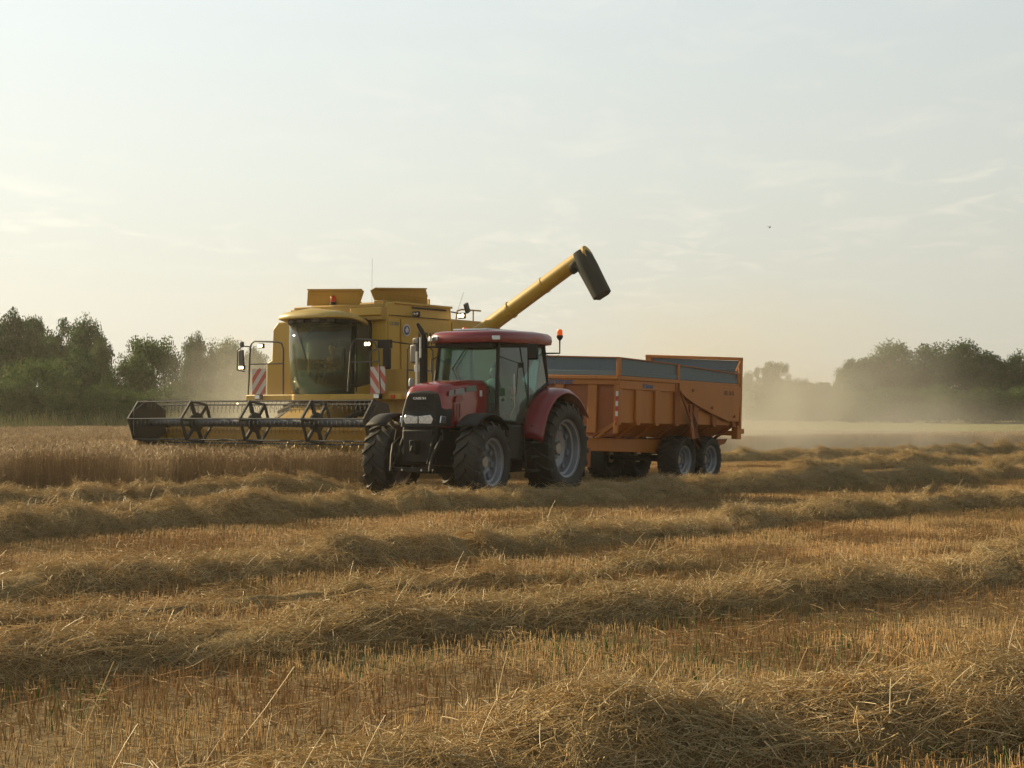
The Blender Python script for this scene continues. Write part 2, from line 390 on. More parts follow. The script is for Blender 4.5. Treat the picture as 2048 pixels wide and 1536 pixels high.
def straw_tile(seed, n=115, rise=0.07, aligned=0.62, r=0.26):
    g = np.random.default_rng(seed)
    a = g.normal(0, aligned, n) + np.where(g.random(n) < 0.5, 0, math.pi); tilt = g.normal(0.05, 0.17, n)
    up = g.random(n) < 0.02; tilt = np.where(up, g.uniform(0.4, 1.2, n), tilt)
    d = np.stack([np.sin(a) * np.cos(tilt), np.cos(a) * np.cos(tilt), np.sin(tilt)], 1)
    rr = r * np.sqrt(g.random(n)); th = g.random(n) * 6.283
    b = np.stack([rr * np.cos(th), rr * np.sin(th), g.uniform(-0.03, rise, n)], 1)
    ln = g.uniform(0.07, 0.27, n); b -= d * ln[:, None] * np.where(up, 0.0, 0.5)[:, None]
    wd = g.uniform(0.0026, 0.0052, n)
    bend = g.normal(0, 0.035, (n, 3)) * (ln[:, None] / 0.3)
    v, q, k = stalks(b, d, ln, wd, bend, 3)
    # broken flat leaves and chaff among the stalks
    m = 38; a = g.random(m) * 6.28; d2 = unit(np.stack([np.cos(a), np.sin(a), g.normal(0.1, .3, m)], 1))
    rr = r * np.sqrt(g.random(m)); th = g.random(m) * 6.283
    b2 = np.stack([rr * np.cos(th), rr * np.sin(th), g.uniform(0, rise, m)], 1)
    v2, q2, k2 = stalks(b2, d2, g.uniform(0.02, 0.09, m), g.uniform(0.005, 0.010, m), g.normal(0, .02, (m, 3)), 2, taper=.4)
    return mesh_from_arrays('straw_tile', *join_arrays([(v, q, np.repeat(g.random(n), k)), (v2, q2, np.repeat(g.random(m), k2))]), 'straw')
def stubble_tile(seed, per=52):
    g = np.random.default_rng(seed); bs = []
    for row in range(8):
        n = per; x = -0.5 + 0.0625 + row * 0.125 + g.normal(0, 0.012, n); y = g.uniform(-0.5, 0.5, n)
        bs.append(np.stack([x, y, np.full(n, -0.02)], 1))
    b = np.concatenate(bs); n = len(b)
    tx, ty = g.normal(0, 0.11, n), g.normal(0, 0.11, n)
    d = unit(np.stack([tx, ty, np.ones(n)], 1)); ln = g.uniform(0.065, 0.125, n)
    v, q, k = stalks(b, d, ln, g.uniform(0.0034, 0.0056, n), g.normal(0, 0.008, (n, 3)), 1, taper=0.95)
    t1 = np.repeat(g.random(n) * 0.95, k)
    # flat litter between the rows
    m = 90; a = g.random(m) * 6.28; d2 = np.stack([np.cos(a), np.sin(a), g.normal(0, 0.12, m)], 1); d2 = unit(d2)
    b2 = np.stack([g.uniform(-.5, .5, m), g.uniform(-.5, .5, m), g.uniform(0.005, 0.07, m)], 1)
    v2, q2, k2 = stalks(b2, d2, g.uniform(0.05, 0.26, m), g.uniform(0.0035, 0.006, m), g.normal(0, 0.02, (m, 3)), 2)
    return mesh_from_arrays('stubble_tile', *join_arrays([(v, q, t1), (v2, q2, np.repeat(0.4 + 0.5 * g.random(m), k2))]), 'stubble')
def wheat_tile(seed, n=260, h=0.86, mat='wheat'):
    g = np.random.default_rng(seed)
    b = np.stack([g.uniform(-.5, .5, n), g.uniform(-.5, .5, n), np.zeros(n)], 1)
    d = unit(np.stack([g.normal(0.03, 0.09, n), g.normal(0, 0.09, n), np.ones(n)], 1)); ln = g.normal(h - 0.09, 0.05, n)
    bend = g.normal(0, 0.03, (n, 3)); v, q, k = stalks(b, d, ln, g.uniform(0.004, 0.006, n), bend, 1, taper=0.8)
    tn = g.random(n) * 0.75
    tip = b + d * ln[:, None] + bend
    ed = unit(d + np.stack([g.normal(0.2, 0.5, n), g.normal(0, 0.5, n), g.normal(-0.3, 0.4, n)], 1))
    v2, q2, k2 = stalks(tip, ed, g.uniform(0.07, 0.11, n), g.uniform(0.013, 0.018, n), g.normal(0, 0.015, (n, 3)), 2, taper=0.35)
    nl = n // 2; bl = b[:nl] + np.array([0, 0, 1.0]) * g.uniform(0.15, 0.6, (nl, 1)); dl = unit(g.normal(0, 1, (nl, 3)) * np.array([1, 1, 0.4]))
    v3, q3, k3 = stalks(bl, dl, g.uniform(0.1, 0.22, nl), g.uniform(0.008, 0.012, nl), np.tile([0, 0, -0.06], (nl, 1)), 2, taper=0.2)
    return mesh_from_arrays(mat + '_tile', *join_arrays([(v, q, np.repeat(tn, k)), (v2, q2, np.repeat(0.3 + tn * 0.8, k2)), (v3, q3, np.repeat(tn[:nl] * 0.7, k3))]), mat)
def grass_tile(seed, n=120, h=0.9, mat='fringe', leafy=0.4):
    g = np.random.default_rng(seed)
    b = np.stack([g.normal(0, .33, n), g.normal(0, .33, n), np.zeros(n)], 1)
    d = unit(np.stack([g.normal(0.0, 0.2, n), g.normal(0, 0.2, n), np.ones(n)], 1)); ln = h * g.uniform(0.35, 1.15, n)
    bend = g.normal(0, 0.12, (n, 3)) * h; v, q, k = stalks(b, d, ln, g.uniform(0.010, 0.022, n) * (0.5 + h * 0.5), bend, 3, taper=0.25)
    return mesh_from_arrays(mat + '_tile', v, q, np.repeat(g.random(n), k), mat)

def scatter(name, pts, rots, scl, idx, tiles, parent=None):
    """one stuff object: tile meshes instanced on its points"""
    me = bpy.data.meshes.new(name); me.vertices.add(len(pts)); me.vertices.foreach_set('co', np.asarray(pts, np.float32).ravel()); me.update()
    a = me.attributes.new('rot', 'FLOAT_VECTOR', 'POINT'); a.data.foreach_set('vector', np.asarray(rots, np.float32).ravel())
    a = me.attributes.new('scl', 'FLOAT_VECTOR', 'POINT'); s = np.asarray(scl, np.float32)
    if s.ndim == 1: s = np.repeat(s[:, None], 3, 1)
    a.data.foreach_set('vector', s.ravel())
    a = me.attributes.new('idx', 'INT', 'POINT'); a.data.foreach_set('value', np.asarray(idx, np.int32))
    o = bpy.data.objects.new(name, me); COL.objects.link(o)
    if parent is not None: o.parent = parent
    t = bpy.data.node_groups.new(name + '_nodes', 'GeometryNodeTree')
    t.interface.new_socket('Geometry', in_out='INPUT', socket_type='NodeSocketGeometry')
    t.interface.new_socket('Geometry', in_out='OUTPUT', socket_type='NodeSocketGeometry')
    gi = t.nodes.new('NodeGroupInput'); go = t.nodes.new('NodeGroupOutput')
    j = t.nodes.new('GeometryNodeJoinGeometry')
    for tm in tiles:
        to = bpy.data.objects.new(tm.name, tm)            # never linked to the scene: only a source for the instancer
        oi = t.nodes.new('GeometryNodeObjectInfo'); oi.inputs['Object'].default_value = to; oi.inputs['As Instance'].default_value = True
        t.links.new(oi.outputs['Geometry'], j.inputs[0])
    ip = t.nodes.new('GeometryNodeInstanceOnPoints'); t.links.new(gi.outputs[0], ip.inputs['Points']); t.links.new(j.outputs[0], ip.inputs['Instance'])
    ip.inputs['Pick Instance'].default_value = True
    def attr(nm, typ, sock):
        n = t.nodes.new('GeometryNodeInputNamedAttribute'); n.data_type = typ; n.inputs['Name'].default_value = nm
        out = [x for x in n.outputs if x.enabled and x.name == 'Attribute'][0]; t.links.new(out, ip.inputs[sock])
    attr('idx', 'INT', 'Instance Index'); attr('scl', 'FLOAT_VECTOR', 'Scale')
    n = t.nodes.new('GeometryNodeInputNamedAttribute'); n.data_type = 'FLOAT_VECTOR'; n.inputs['Name'].default_value = 'rot'
    er = t.nodes.new('FunctionNodeEulerToRotation'); t.links.new([x for x in n.outputs if x.enabled and x.name == 'Attribute'][0], er.inputs[0]); t.links.new(er.outputs[0], ip.inputs['Rotation'])
    t.links.new(ip.outputs[0], go.inputs[0])
    md = o.modifiers.new('scatter', 'NODES'); md.node_group = t
    return o

# outline of the crop that still stands
def interp(pts, s):
    for (a, b), (c, d) in zip(pts, pts[1:]):
        if a <= s <= c: return b + (d - b) * (s - a) / (c - a)
    return pts[0][1] if s < pts[0][0] else pts[-1][1]
FRONT = [(-40, 20.0), (-14, 27.5), (-9.3, 30.0), (-6.2, 32.3), (-3.2, 34.5), (-1.7, 35.4)]     # near edge in front of the header
HDR = [(-2.75, 36.6), (-9.1, 40.7)]                                                              # along the header
BACK = [(-9.1, 40.7), (-5, 46.5), (0, 54.0), (8, 63.0), (23, 75.0), (40, 88.0)]
def in_wheat(x, y):
    if y > 89 + 2 * math.sin(x * 0.2): return False
    if x < -1.9:
        lo = interp(FRONT, x)
        if y < lo: return False
        if x > -2.75: return y < 36.9
        if x > -9.1:
            h = 36.6 + (x + 2.75) * (40.7 - 36.6) / (-9.1 + 2.75)
            if y < h - 0.15: return True
            return y > interp(BACK, x)
        return True
    return y > interp(BACK, x)
ROW_A = rad(-42)                                           # direction of the drill rows and swaths
def make_fields():
    st = [stubble_tile(100 + i) for i in range(5)]
    P = []; 
    ca, sa = math.cos(ROW_A), math.sin(ROW_A)
    for i in range(-90, 91):
        for j in range(-90, 110):
            x = i * ca - j * sa; y = i * sa + j * ca + 5
            if y < 2.5 or y > 84 or abs(x) > 0.33 * y + 3.0 or in_wheat(x, y): continue
            P.append((x, y))
    n = len(P); pts = np.array([(x, y, ground_z(x, y)) for x, y in P])
    rz = np.full(n, ROW_A) + np.where(rng.random(n) < 0.5, 0, math.pi)
    rots = np.stack([np.zeros(n), np.zeros(n), rz], 1)
    scl = np.stack([np.ones(n), np.ones(n), rng.uniform(0.8, 1.15, n)], 1)
    o = scatter('stubble', pts, rots, scl, rng.integers(0, 5, n), st)
    tag(o, 'short orange brown stubble stalks standing between the straw windrows', 'stubble', kind='stuff')
    wt = [wheat_tile(200 + i) for i in range(5)]
    P = []
    for y in np.arange(18, 92, 0.92):
        for x in np.arange(-44, 48, 0.92):
            if abs(x) > 0.33 * y + 4.0: continue
            xx = x + rng.uniform(-.1, .1); yy = y + rng.uniform(-.1, .1)
            # keep a tile's half width inside the crop
            if not in_wheat(xx, yy) or not in_wheat(xx + 0.4, yy - 0.45): continue
            P.append((xx, yy))
    n = len(P); pts = np.array([(x, y, ground_z(x, y)) for x, y in P])
    h = np.array([0.95 + 0.12 * noise.noise(Vector((x * 0.12, y * 0.12, 0))) - 0.22 * min(1, max(0, (x + 8) / 14)) for x, y in P])
    scl = np.stack([np.ones(n), np.ones(n), h], 1)
    rots = np.stack([rng.normal(0, .03, n), rng.normal(0, .03, n), rng.integers(0, 4, n) * math.pi / 2], 1)
    o = scatter('standing_wheat', pts, rots, scl, rng.integers(0, 5, n), wt)
    tag(o, 'standing ripe brown wheat not yet cut, ahead of the header', 'wheat', kind='stuff')
    # grass along the far edge of the field
    gt = [grass_tile(300 + i) for i in range(4)]
    P = []
    for _ in range(900):
        x = rng.uniform(-42, 44); y = 89.5 + 2 * math.sin(x * 0.2) + rng.uniform(0, 6.0)
        if x > -4 and rng.random() < 0.75: continue
        P.append((x, y))
    n = len(P); pts = np.array([(x, y, ground_z(x, y)) for x, y in P])
    hh = np.where(pts[:, 0] < -4, rng.uniform(0.6, 1.7, n), rng.uniform(0.35, 0.8, n))
    o = scatter('field_edge_grass', pts, np.stack([np.zeros(n), np.zeros(n), rng.random(n) * 6.28], 1), hh, rng.integers(0, 4, n), gt)
    tag(o, 'tall yellow green grass along the far edge of the field below the hedge', 'grass', kind='stuff')
    # green weeds in the stubble
    wd = [grass_tile(320 + i, 40, 0.10, 'weed') for i in range(3)]
    P = []
    for _ in range(330):
        y = 7 + 38 * rng.random() ** 1.3; x = rng.uniform(-0.32, 0.32) * y
        if noise.noise(Vector((x * 0.35, y * 0.35, 5))) < -0.02 or in_wheat(x, y): continue
        P.append((x, y))
    n = len(P); pts = np.array([(x, y, ground_z(x, y)) for x, y in P])
    o = scatter('green_weeds', pts, np.stack([np.zeros(n), np.zeros(n), rng.random(n) * 6.28], 1), rng.uniform(0.5, 1.2, n), rng.integers(0, 3, n), wd)
    tag(o, 'small green weeds sprouting among the stubble', 'weeds', kind='stuff')
make_fields()

# ------------------------------------------------------------------ windrows
STRAW_TILES = [straw_tile(400 + i) for i in range(7)]
def mound_mat():
    m, out = newmat('packed_straw')
    g = nt.nodes.new('ShaderNodeNewGeometry'); pos = g.outputs['Position']
    mp = nt.nodes.new('ShaderNodeMapping'); nt.links.new(pos, mp.inputs[0]); mp.inputs['Rotation'].default_value = (0, 0, -ROW_A); mp.inputs['Scale'].default_value = (70, 16, 50)
    f = noisen(1.0, 6, 0.75, mp.outputs[0], 1.5)
    c = ramp(f, [(0.3, (0.10, 0.065, 0.03)), (0.5, (0.27, 0.185, 0.08)), (0.68, (0.50, 0.36, 0.17))])  # darker than the loose straw: depth shade between stalks put into the colour
    p = principled(c, 0.9, 0, 0.1, bump(f, 0.9, 0.02)); nt.links.new(p.outputs[0], out.inputs[0]); return m
M['mound'] = mound_mat()
def catmull(pts, step):
    out = []
    P = [Vector((*p, 0)) for p in pts]; P = [P[0] * 2 - P[1]] + P + [P[-1] * 2 - P[-2]]
    for i in range(1, len(P) - 2):
        a, b, c, d = P[i - 1:i + 3]; n = max(1, int((c - b).length / step))
        for k in range(n):
            t = k / n
            out.append(0.5 * ((2 * b) + (c - a) * t + (2 * a - 5 * b + 4 * c - d) * t * t + (3 * b - a - 3 * c + d) * t ** 3))
    out.append(P[-2]); return out
def windrow(pts, hw, hh, label, dens=7.0, seed=0):
    line = catmull(pts, 0.22); g = np.random.default_rng(900 + seed)
    x0, y0 = line[len(line) // 2].x, line[len(line) // 2].y
    root_loc = Vector((x0, y0, ground_z(x0, y0)))
    J = 15; P = []; cols = []
    for i, p in enumerate(line):
        t = (line[min(i + 1, len(line) - 1)] - line[max(i - 1, 0)]).normalized(); nn = Vector((-t.y, t.x, 0))
        s = i * 0.22
        hA = hh * (1.0 + 0.45 * noise.noise(Vector((s * 0.55, seed * 7.1, 0))) + 0.30 * noise.noise(Vector((s * 1.6, seed * 3.3, 4))))
        wA = hw * (1.0 + 0.22 * noise.noise(Vector((s * 0.5, seed * 5.1, 9))))
        sh = 0.22 * noise.noise(Vector((s * 0.35, seed, 2)))
        endf = min(1, i / 4.0, (len(line) - 1 - i) / 4.0)
        row = []
        for j in range(J):
            q = -1 + 2 * j / (J - 1)
            pr = max(0.0, 1 - abs(q) ** 2.2) * endf
            pos = p + nn * (q * wA + sh)
            z = pr * hA * (1 + 0.35 * noise.noise(Vector((pos.x * 1.7, pos.y * 1.7, seed)))) + pr * 0.09 * noise.noise(Vector((pos.x * 4.2, pos.y * 4.2, seed + 3))) + pr * 0.035 * noise.noise(Vector((pos.x * 11, pos.y * 11, seed + 6)))
            gz = ground_z(pos.x, pos.y)
            row.append((pos.x - x0, pos.y - y0, gz + z - root_loc.z - (0.04 if j in (0, J - 1) else 0)))
        P.append(row)
    o = MB().grid(P).build('straw_windrow', 'mound', None, smooth=True, angle=180, fix=False)
    o.location = root_loc; tag(o, label, 'windrow', 'straw windrows lying in rows on the stubble')
    pts_, rots, scl = [], [], []
    nl = len(P)
    for i in range(nl - 1):
        wd = 2 * hw * 1.1
        k = g.poisson(dens * 1.9 * 0.22 * wd)
        for _ in range(k):
            q = g.uniform(-1.05, 1.05); fj = (min(0.999, max(0.0, (q + 1) / 2))) * (J - 1); j = int(fj); ft = fj - j
            a = Vector(P[i][j]).lerp(Vector(P[i][min(J - 1, j + 1)]), ft); b = Vector(P[i + 1][j]).lerp(Vector(P[i + 1][min(J - 1, j + 1)]), ft)
            pos = a.lerp(b, g.random())
            if abs(q) > 1:
                t = (Vector(P[i][J - 1]) - Vector(P[i][0])).normalized(); pos += t * (abs(q) - 1) * hw * (1 if q > 0 else -1) * 2.0; pos.z = 0.0
            along = (b - a).normalized(); cross = (Vector(P[i][min(J - 1, j + 1)]) - Vector(P[i][max(0, j - 1)])).normalized()
            nrm_ = cross.cross(along).normalized()
            if nrm_.z < 0: nrm_ = -nrm_
            yv = (along + Vector((g.normal(0, .25), g.normal(0, .25), 0))).normalized(); xv = yv.cross(nrm_).normalized(); zv = xv.cross(yv)
            R = Matrix((xv, yv, zv)).transposed().to_euler()
            pts_.append(tuple(pos)); rots.append(tuple(R)); scl.append(g.uniform(0.75, 1.15))
    n = len(pts_)
    s_ = scatter('loose_straw', np.array(pts_), np.array(rots), np.array(scl), g.integers(0, 7, n), STRAW_TILES, o)
    s_['kind'] = 'stuff'
    return o
WR = [
 ([(-1.57, 3.40), (-1.45, 4.66), (-1.14, 5.57), (-0.45, 6.56), (0.39, 7.24), (1.33, 7.64), (2.50, 8.04), (3.63, 8.72), (5.67, 9.97)], 0.50, 0.23, 'nearest straw windrow, at the bottom right with a dark hollow in its side', 16),
 ([(-4.01, 8.68), (-2.99, 9.65), (-1.39, 10.81), (0.66, 12.30), (2.83, 13.81), (5.16, 16.62), (8.83, 21.17), (15.75, 27.70)], 0.46, 0.17, 'wide pale straw windrow crossing the foreground, second from the camera', 13),
 ([(-5.57, 12.06), (-4.26, 13.72), (-2.48, 15.64), (-0.67, 17.81), (1.73, 20.68), (4.68, 24.66), (8.70, 28.05), (13.18, 31.61), (20.91, 36.79)], 0.45, 0.19, 'straw windrow with a thin second strand below it, third from the camera', 11),
 ([(-11, 14.5), (-7.4, 18.5), (-6.3, 20.4), (-3.8, 24.0), (-1.0, 26.9), (2.6, 30.6), (7.4, 35.2), (12.3, 39.4), (18.2, 43.7), (25, 49)], 0.52, 0.28, 'tall straw windrow passing just in front of the tractor and trailer wheels', 11),
 ([(-15, 20.5), (-10.1, 25.1), (-8.5, 26.9), (-6.4, 30.0), (-4.3, 32.6), (-3.3, 33.6)], 0.48, 0.24, 'straw windrow at left in front of the standing wheat, ending at the tractor front wheel', 9),
 ([(7.2, 43.5), (9.3, 45.5), (15.6, 50.3), (22.5, 54.0), (30, 58)], 0.7, 0.32, 'straw windrow starting right behind the orange trailer and running right', 8),
 ([(5.0, 50.8), (6.7, 52.7), (11.5, 56.1), (18.9, 60.9), (27.7, 66.5)], 0.75, 0.34, 'farthest straw windrow, half hidden in dust before the uncut strip', 8),
]
for i, (p, hw, hh, lab, dn) in enumerate(WR): windrow(p, hw, hh, lab, dn, i)
windrow([(-4.6, 10.4), (-3.7, 11.7), (-2.7, 12.5), (-1.0, 14.1), (0.6, 15.4), (2.0, 16.9)], 0.20, 0.08, 'thin low strand of straw just below the third windrow', 8, 11)

# a few long stray straws standing out of the near stubble
def stray_straws():
    g = np.random.default_rng(5); n = 26
    y = 5.6 + 20 * g.random(n) ** 1.5; x = g.uniform(-0.31, 0.31, n) * y
    b = np.stack([x, y, np.zeros(n)], 1); b[0] = (-1.95, 7.25, 0); b[1] = (-1.28, 7.6, 0.02); b[2] = (-1.55, 6.9, 0)
    d = unit(np.stack([g.normal(0.35, 0.5, n), g.normal(0, 0.3, n), np.ones(n)], 1)); d[0] = unit(np.array([[0.42, 0.1, 1.0]]))[0]; d[1] = unit(np.array([[0.75, 0.1, 0.9]]))[0]
    ln = g.uniform(0.15, 0.30, n); ln[0] = 0.52; ln[1] = 0.46
    v, q, k = stalks(b, d, ln, g.uniform(0.005, 0.007, n), g.normal(0, 0.02, (n, 3)), 2)
    me = mesh_from_arrays('stray_straws', v, q, np.repeat(0.45 + 0.4 * g.random(n), k), 'straw')
    o = bpy.data.objects.new('stray_straws', me); COL.objects.link(o); tag(o, 'long single straws sticking up out of the near stubble', 'straw', kind='stuff')
stray_straws()

# ------------------------------------------------------------------ wheels
def wheel(parent, c, R, W, rimR, side, lugs=20, lugh=0.045, lug=True, steer=0.0, rimmat='rim'):
    """wheel part at c; side -1 = outer face towards -x. hub is the part's own mesh, tyre and rim its children"""
    S = side
    hub = MB(); hub.lathe([(0.0, S * W * 0.12), (0.10, S * W * 0.12), (0.13, S * W * 0.02), (0.13, -S * W * 0.3), (0.0, -S * W * 0.3)], 'x', n=20)
    for k in range(8):
        a = k * math.pi / 4; hub.lathe([(0, S * W * .065), (.014, S * W * .065), (.014, 0), (0, 0)], 'x', (0, .17 * math.cos(a) * rimR / .5, .17 * math.sin(a) * rimR / .5), 6)
    h = hub.build('wheel', 'steel', parent); h.location = c; h.rotation_euler = (0, 0, steer)
    t = MB(); w2 = W / 2; r0 = rimR + 0.02; Rc = R - (lugh if lug else 0)
    prof = [(r0, -w2 * .80), (r0 + .04, -w2 * .92), (r0 + (Rc - r0) * .45, -w2 * 1.0), (r0 + (Rc - r0) * .8, -w2 * .97), (Rc - .015, -w2 * .86), (Rc, -w2 * .6), (Rc + .005, 0),
            (Rc, w2 * .6), (Rc - .015, w2 * .86), (r0 + (Rc - r0) * .8, w2 * .97), (r0 + (Rc - r0) * .45, w2 * 1.0), (r0 + .04, w2 * .92), (r0, w2 * .80), (r0, -w2 * .80)]
    t.lathe(prof, 'x', n=64)
    if lug:
        pitch = 2 * math.pi / lugs; lw = pitch * 0.17
        for sgn in (-1, 1):
            for k in range(lugs):
                a0 = k * pitch + (pitch / 2 if sgn > 0 else 0)
                st = [(0.0, 0.0, 0), (0.35, 0.42, 0), (0.72, 0.78, 0), (0.97, 0.92, 0.03), (1.03, 0.95, 0.13)]
                ring = []
                for f, sw, dr in st:
                    ang = a0 - sw * pitch * 0.85; x = sgn * f * w2; rb = Rc - 0.02 - dr * 0.6; rt = R - dr
                    ring.append([(x, rb, ang - lw), (x, rb, ang + lw), (x, rt, ang + lw * .8), (x, rt, ang - lw * .8)])
                vs_ = [(x, r * math.cos(a), r * math.sin(a)) for q in ring for x, r, a in q]
                fs = [(0, 1, 2, 3), (19, 18, 17, 16)] + [(i * 4 + j, i * 4 + (j + 1) % 4, i * 4 + 4 + (j + 1) % 4, i * 4 + 4 + j) for i in range(4) for j in range(4)]
                t.add(vs_, fs)
    t.build('tyre', 'rubber', h, angle=35)
    r = MB()
    fl = rimR + 0.025
    r.lathe([(fl, S * w2 * .84), (fl, S * w2 * .78), (rimR - .01, S * w2 * .74), (rimR - .03, S * w2 * .45), (rimR - .07, S * w2 * .40), (rimR - .07, S * w2 * .05), (rimR - .02, S * -w2 * .1),
             (rimR - .02, S * -w2 * .7), (fl, -S * w2 * .84)], 'x', n=56)
    # dished disc set inside the barrel
    r.lathe([(rimR - .07, S * w2 * .12), (rimR * .62, S * w2 * .06), (rimR * .50, -S * w2 * .05), (rimR * .30, -S * w2 * .02), (0.10, -S * w2 * .02), (0.10, -S * w2 * .06), (rimR * .5, -S * w2 * .10), (rimR - .07, S * w2 * .06)], 'x', n=56)
    for k in range(8):
        a = k * math.pi / 4 + .2; rr = rimR - .12
        r.obox((S * w2 * .14, rr * math.cos(a), rr * math.sin(a)), (.05, .09, .10), (a, 0, 0))
    r.build('rim', rimmat, h, angle=35, solid=0.008)
    return h

# ------------------------------------------------------------------ people
def person(name, label, loc, rotz, shirt, arms):
    """seated figure, one continuous skinned body; local +y is where the person faces, origin at the hip"""
    J = {'pel': (0, 0, 0.10, .15), 'wst': (0, -.02, 0.27, .135), 'chs': (0, 0.0, 0.44, .155), 'sh': (0, 0.0, 0.54, .11), 'nk': (0, .015, 0.62, .055), 'jaw': (0, .045, 0.70, .072), 'hd': (0, .03, 0.79, .092), 'top': (0, .02, 0.86, .06)}
    for s, n in ((-1, 'l'), (1, 'r')):
        J['shl' + n] = (s * .19, 0, .51, .07)
        e, w_ = arms[n]; J['elb' + n] = (*e, .047); J['wri' + n] = (*w_, .03); hv = (Vector(w_) - Vector(e)).normalized() * 0.09
        J['pal' + n] = (w_[0] + hv.x, w_[1] + hv.y, w_[2] + hv.z, .036)
        J['hip' + n] = (s * .10, .05, .07, .10); J['kne' + n] = (s * .15, .47, .10, .066); J['ank' + n] = (s * .15, .56, -.30, .045); J['toe' + n] = (s * .16, .72, -.35, .035)
    E_ = [('pel', 'wst'), ('wst', 'chs'), ('chs', 'sh'), ('sh', 'nk'), ('nk', 'jaw'), ('jaw', 'hd'), ('hd', 'top')]
    for n in 'lr': E_ += [('sh', 'shl' + n), ('shl' + n, 'elb' + n), ('elb' + n, 'wri' + n), ('wri' + n, 'pal' + n), ('pel', 'hip' + n), ('hip' + n, 'kne' + n), ('kne' + n, 'ank' + n), ('ank' + n, 'toe' + n)]
    keys = list(J); me = bpy.data.meshes.new(name)
    vs_ = [J[k][:3] for k in keys]; es = [(keys.index(a), keys.index(b)) for a, b in E_]; rad_ = [J[k][3] for k in keys]
    # fingers: five short chains from each palm
    for n in 'lr':
        pi = keys.index('pal' + n); p = Vector(J['pal' + n][:3]); hv = (p - Vector(J['wri' + n][:3])).normalized(); sv = hv.cross(Vector((0, 0, 1))).normalized()
        for q, (off, ln) in enumerate(((-.03, .065), (-.01, .075), (.01, .07), (.03, .055), (.045, .045))):
            a = p + sv * off + hv * (0.03 if q < 4 else -.01); b = a + hv * ln * .5 + Vector((0, 0, -.01)); c = b + hv * ln * .3 + Vector((0, 0, -.035))
            i0 = len(vs_); vs_ += [tuple(a), tuple(b), tuple(c)]; rad_ += [.009, .009, .008]; es += [(pi, i0), (i0, i0 + 1), (i0 + 1, i0 + 2)]
    # nose and ears
    hi = keys.index('hd')
    for p, r in (((0, .135, .765), .016), ((-.095, .02, .78), .014), ((.095, .02, .78), .014)):
        vs_.append(p); rad_.append(r); es.append((hi, len(vs_) - 1))
    me.from_pydata(vs_, es, [])
    o = bpy.data.objects.new(name, me); COL.objects.link(o)
    bm = bmesh.new(); bm.from_mesh(me); ly = bm.verts.layers.skin.verify(); bm.verts.ensure_lookup_table()
    for i, v in enumerate(bm.verts): v[ly].radius = (rad_[i], rad_[i]); v[ly].use_root = (i == 0)
    bm.to_mesh(me); bm.free()
    o.modifiers.new('skin', 'SKIN').use_smooth_shade = True; o.modifiers.new('sub', 'SUBSURF').levels = 2; o.modifiers['sub'].render_levels = 2
    dg = bpy.context.evaluated_depsgraph_get(); m2 = bpy.data.meshes.new_from_object(o.evaluated_get(dg)); o.modifiers.clear(); o.data = m2
    for k in ('skin', shirt, 'jeans'): m2.materials.append(M[k])
    ha = [Vector(J['wri' + n][:3]) for n in 'lr']
    for f in m2.polygons:
        c = f.center
        if c.z > .615: f.material_index = 0
        elif min((c - a).length for a in ha) < .14 and c.y > .1: f.material_index = 0
        elif c.z < .16 and not (c.y < .1 and c.z > .12) and min((c - a).length for a in ha) > .16: f.material_index = 2
        else: f.material_index = 1
    m2.shade_smooth(); o.location = loc; o.rotation_euler = (0, 0, rotz)
    hb = MB(); hb.lathe([(0.0, .125), (.05, .115), (.09, .07), (.103, .0), (.098, -.04)], 'z', (0, .0, .80), 20); hb.build('hair', 'hair', o)
    tag(o, label, 'person'); return o

def loft(sections, caps=True):
    b = MB(); m = len(sections[0]); vs_ = [p for s in sections for p in s]; fs = []
    for i in range(len(sections) - 1):
        for k in range(m): fs.append((i * m + k, i * m + (k + 1) % m, (i + 1) * m + (k + 1) % m, (i + 1) * m + k))
    if caps: fs += [tuple(range(m - 1, -1, -1)), tuple((len(sections) - 1) * m + k for k in range(m))]
    b.add(vs_, fs); return b
def hoodsec(y, hw, z0, z1, r=.15, dy=0.0, cx=0.0):
    """cross-section of a hood: square foot, rounded shoulders; dy leans the top back"""
    p = [(cx - hw, z0), (cx - hw, (z0 + z1) / 2)] + [(cx - hw * .97 + r - r * math.cos(a), z1 - r + r * math.sin(a)) for a in [rad(15 * i) for i in range(7)]]
    p += [(2 * cx - x, z) for x, z in reversed(p)]
    out = []
    for x, z in p: out.append((x, y - dy * (z - z0) / (z1 - z0), z + (0.03 * (1 - abs(x - cx) / hw) if z > z1 - .02 else 0)))
    return out

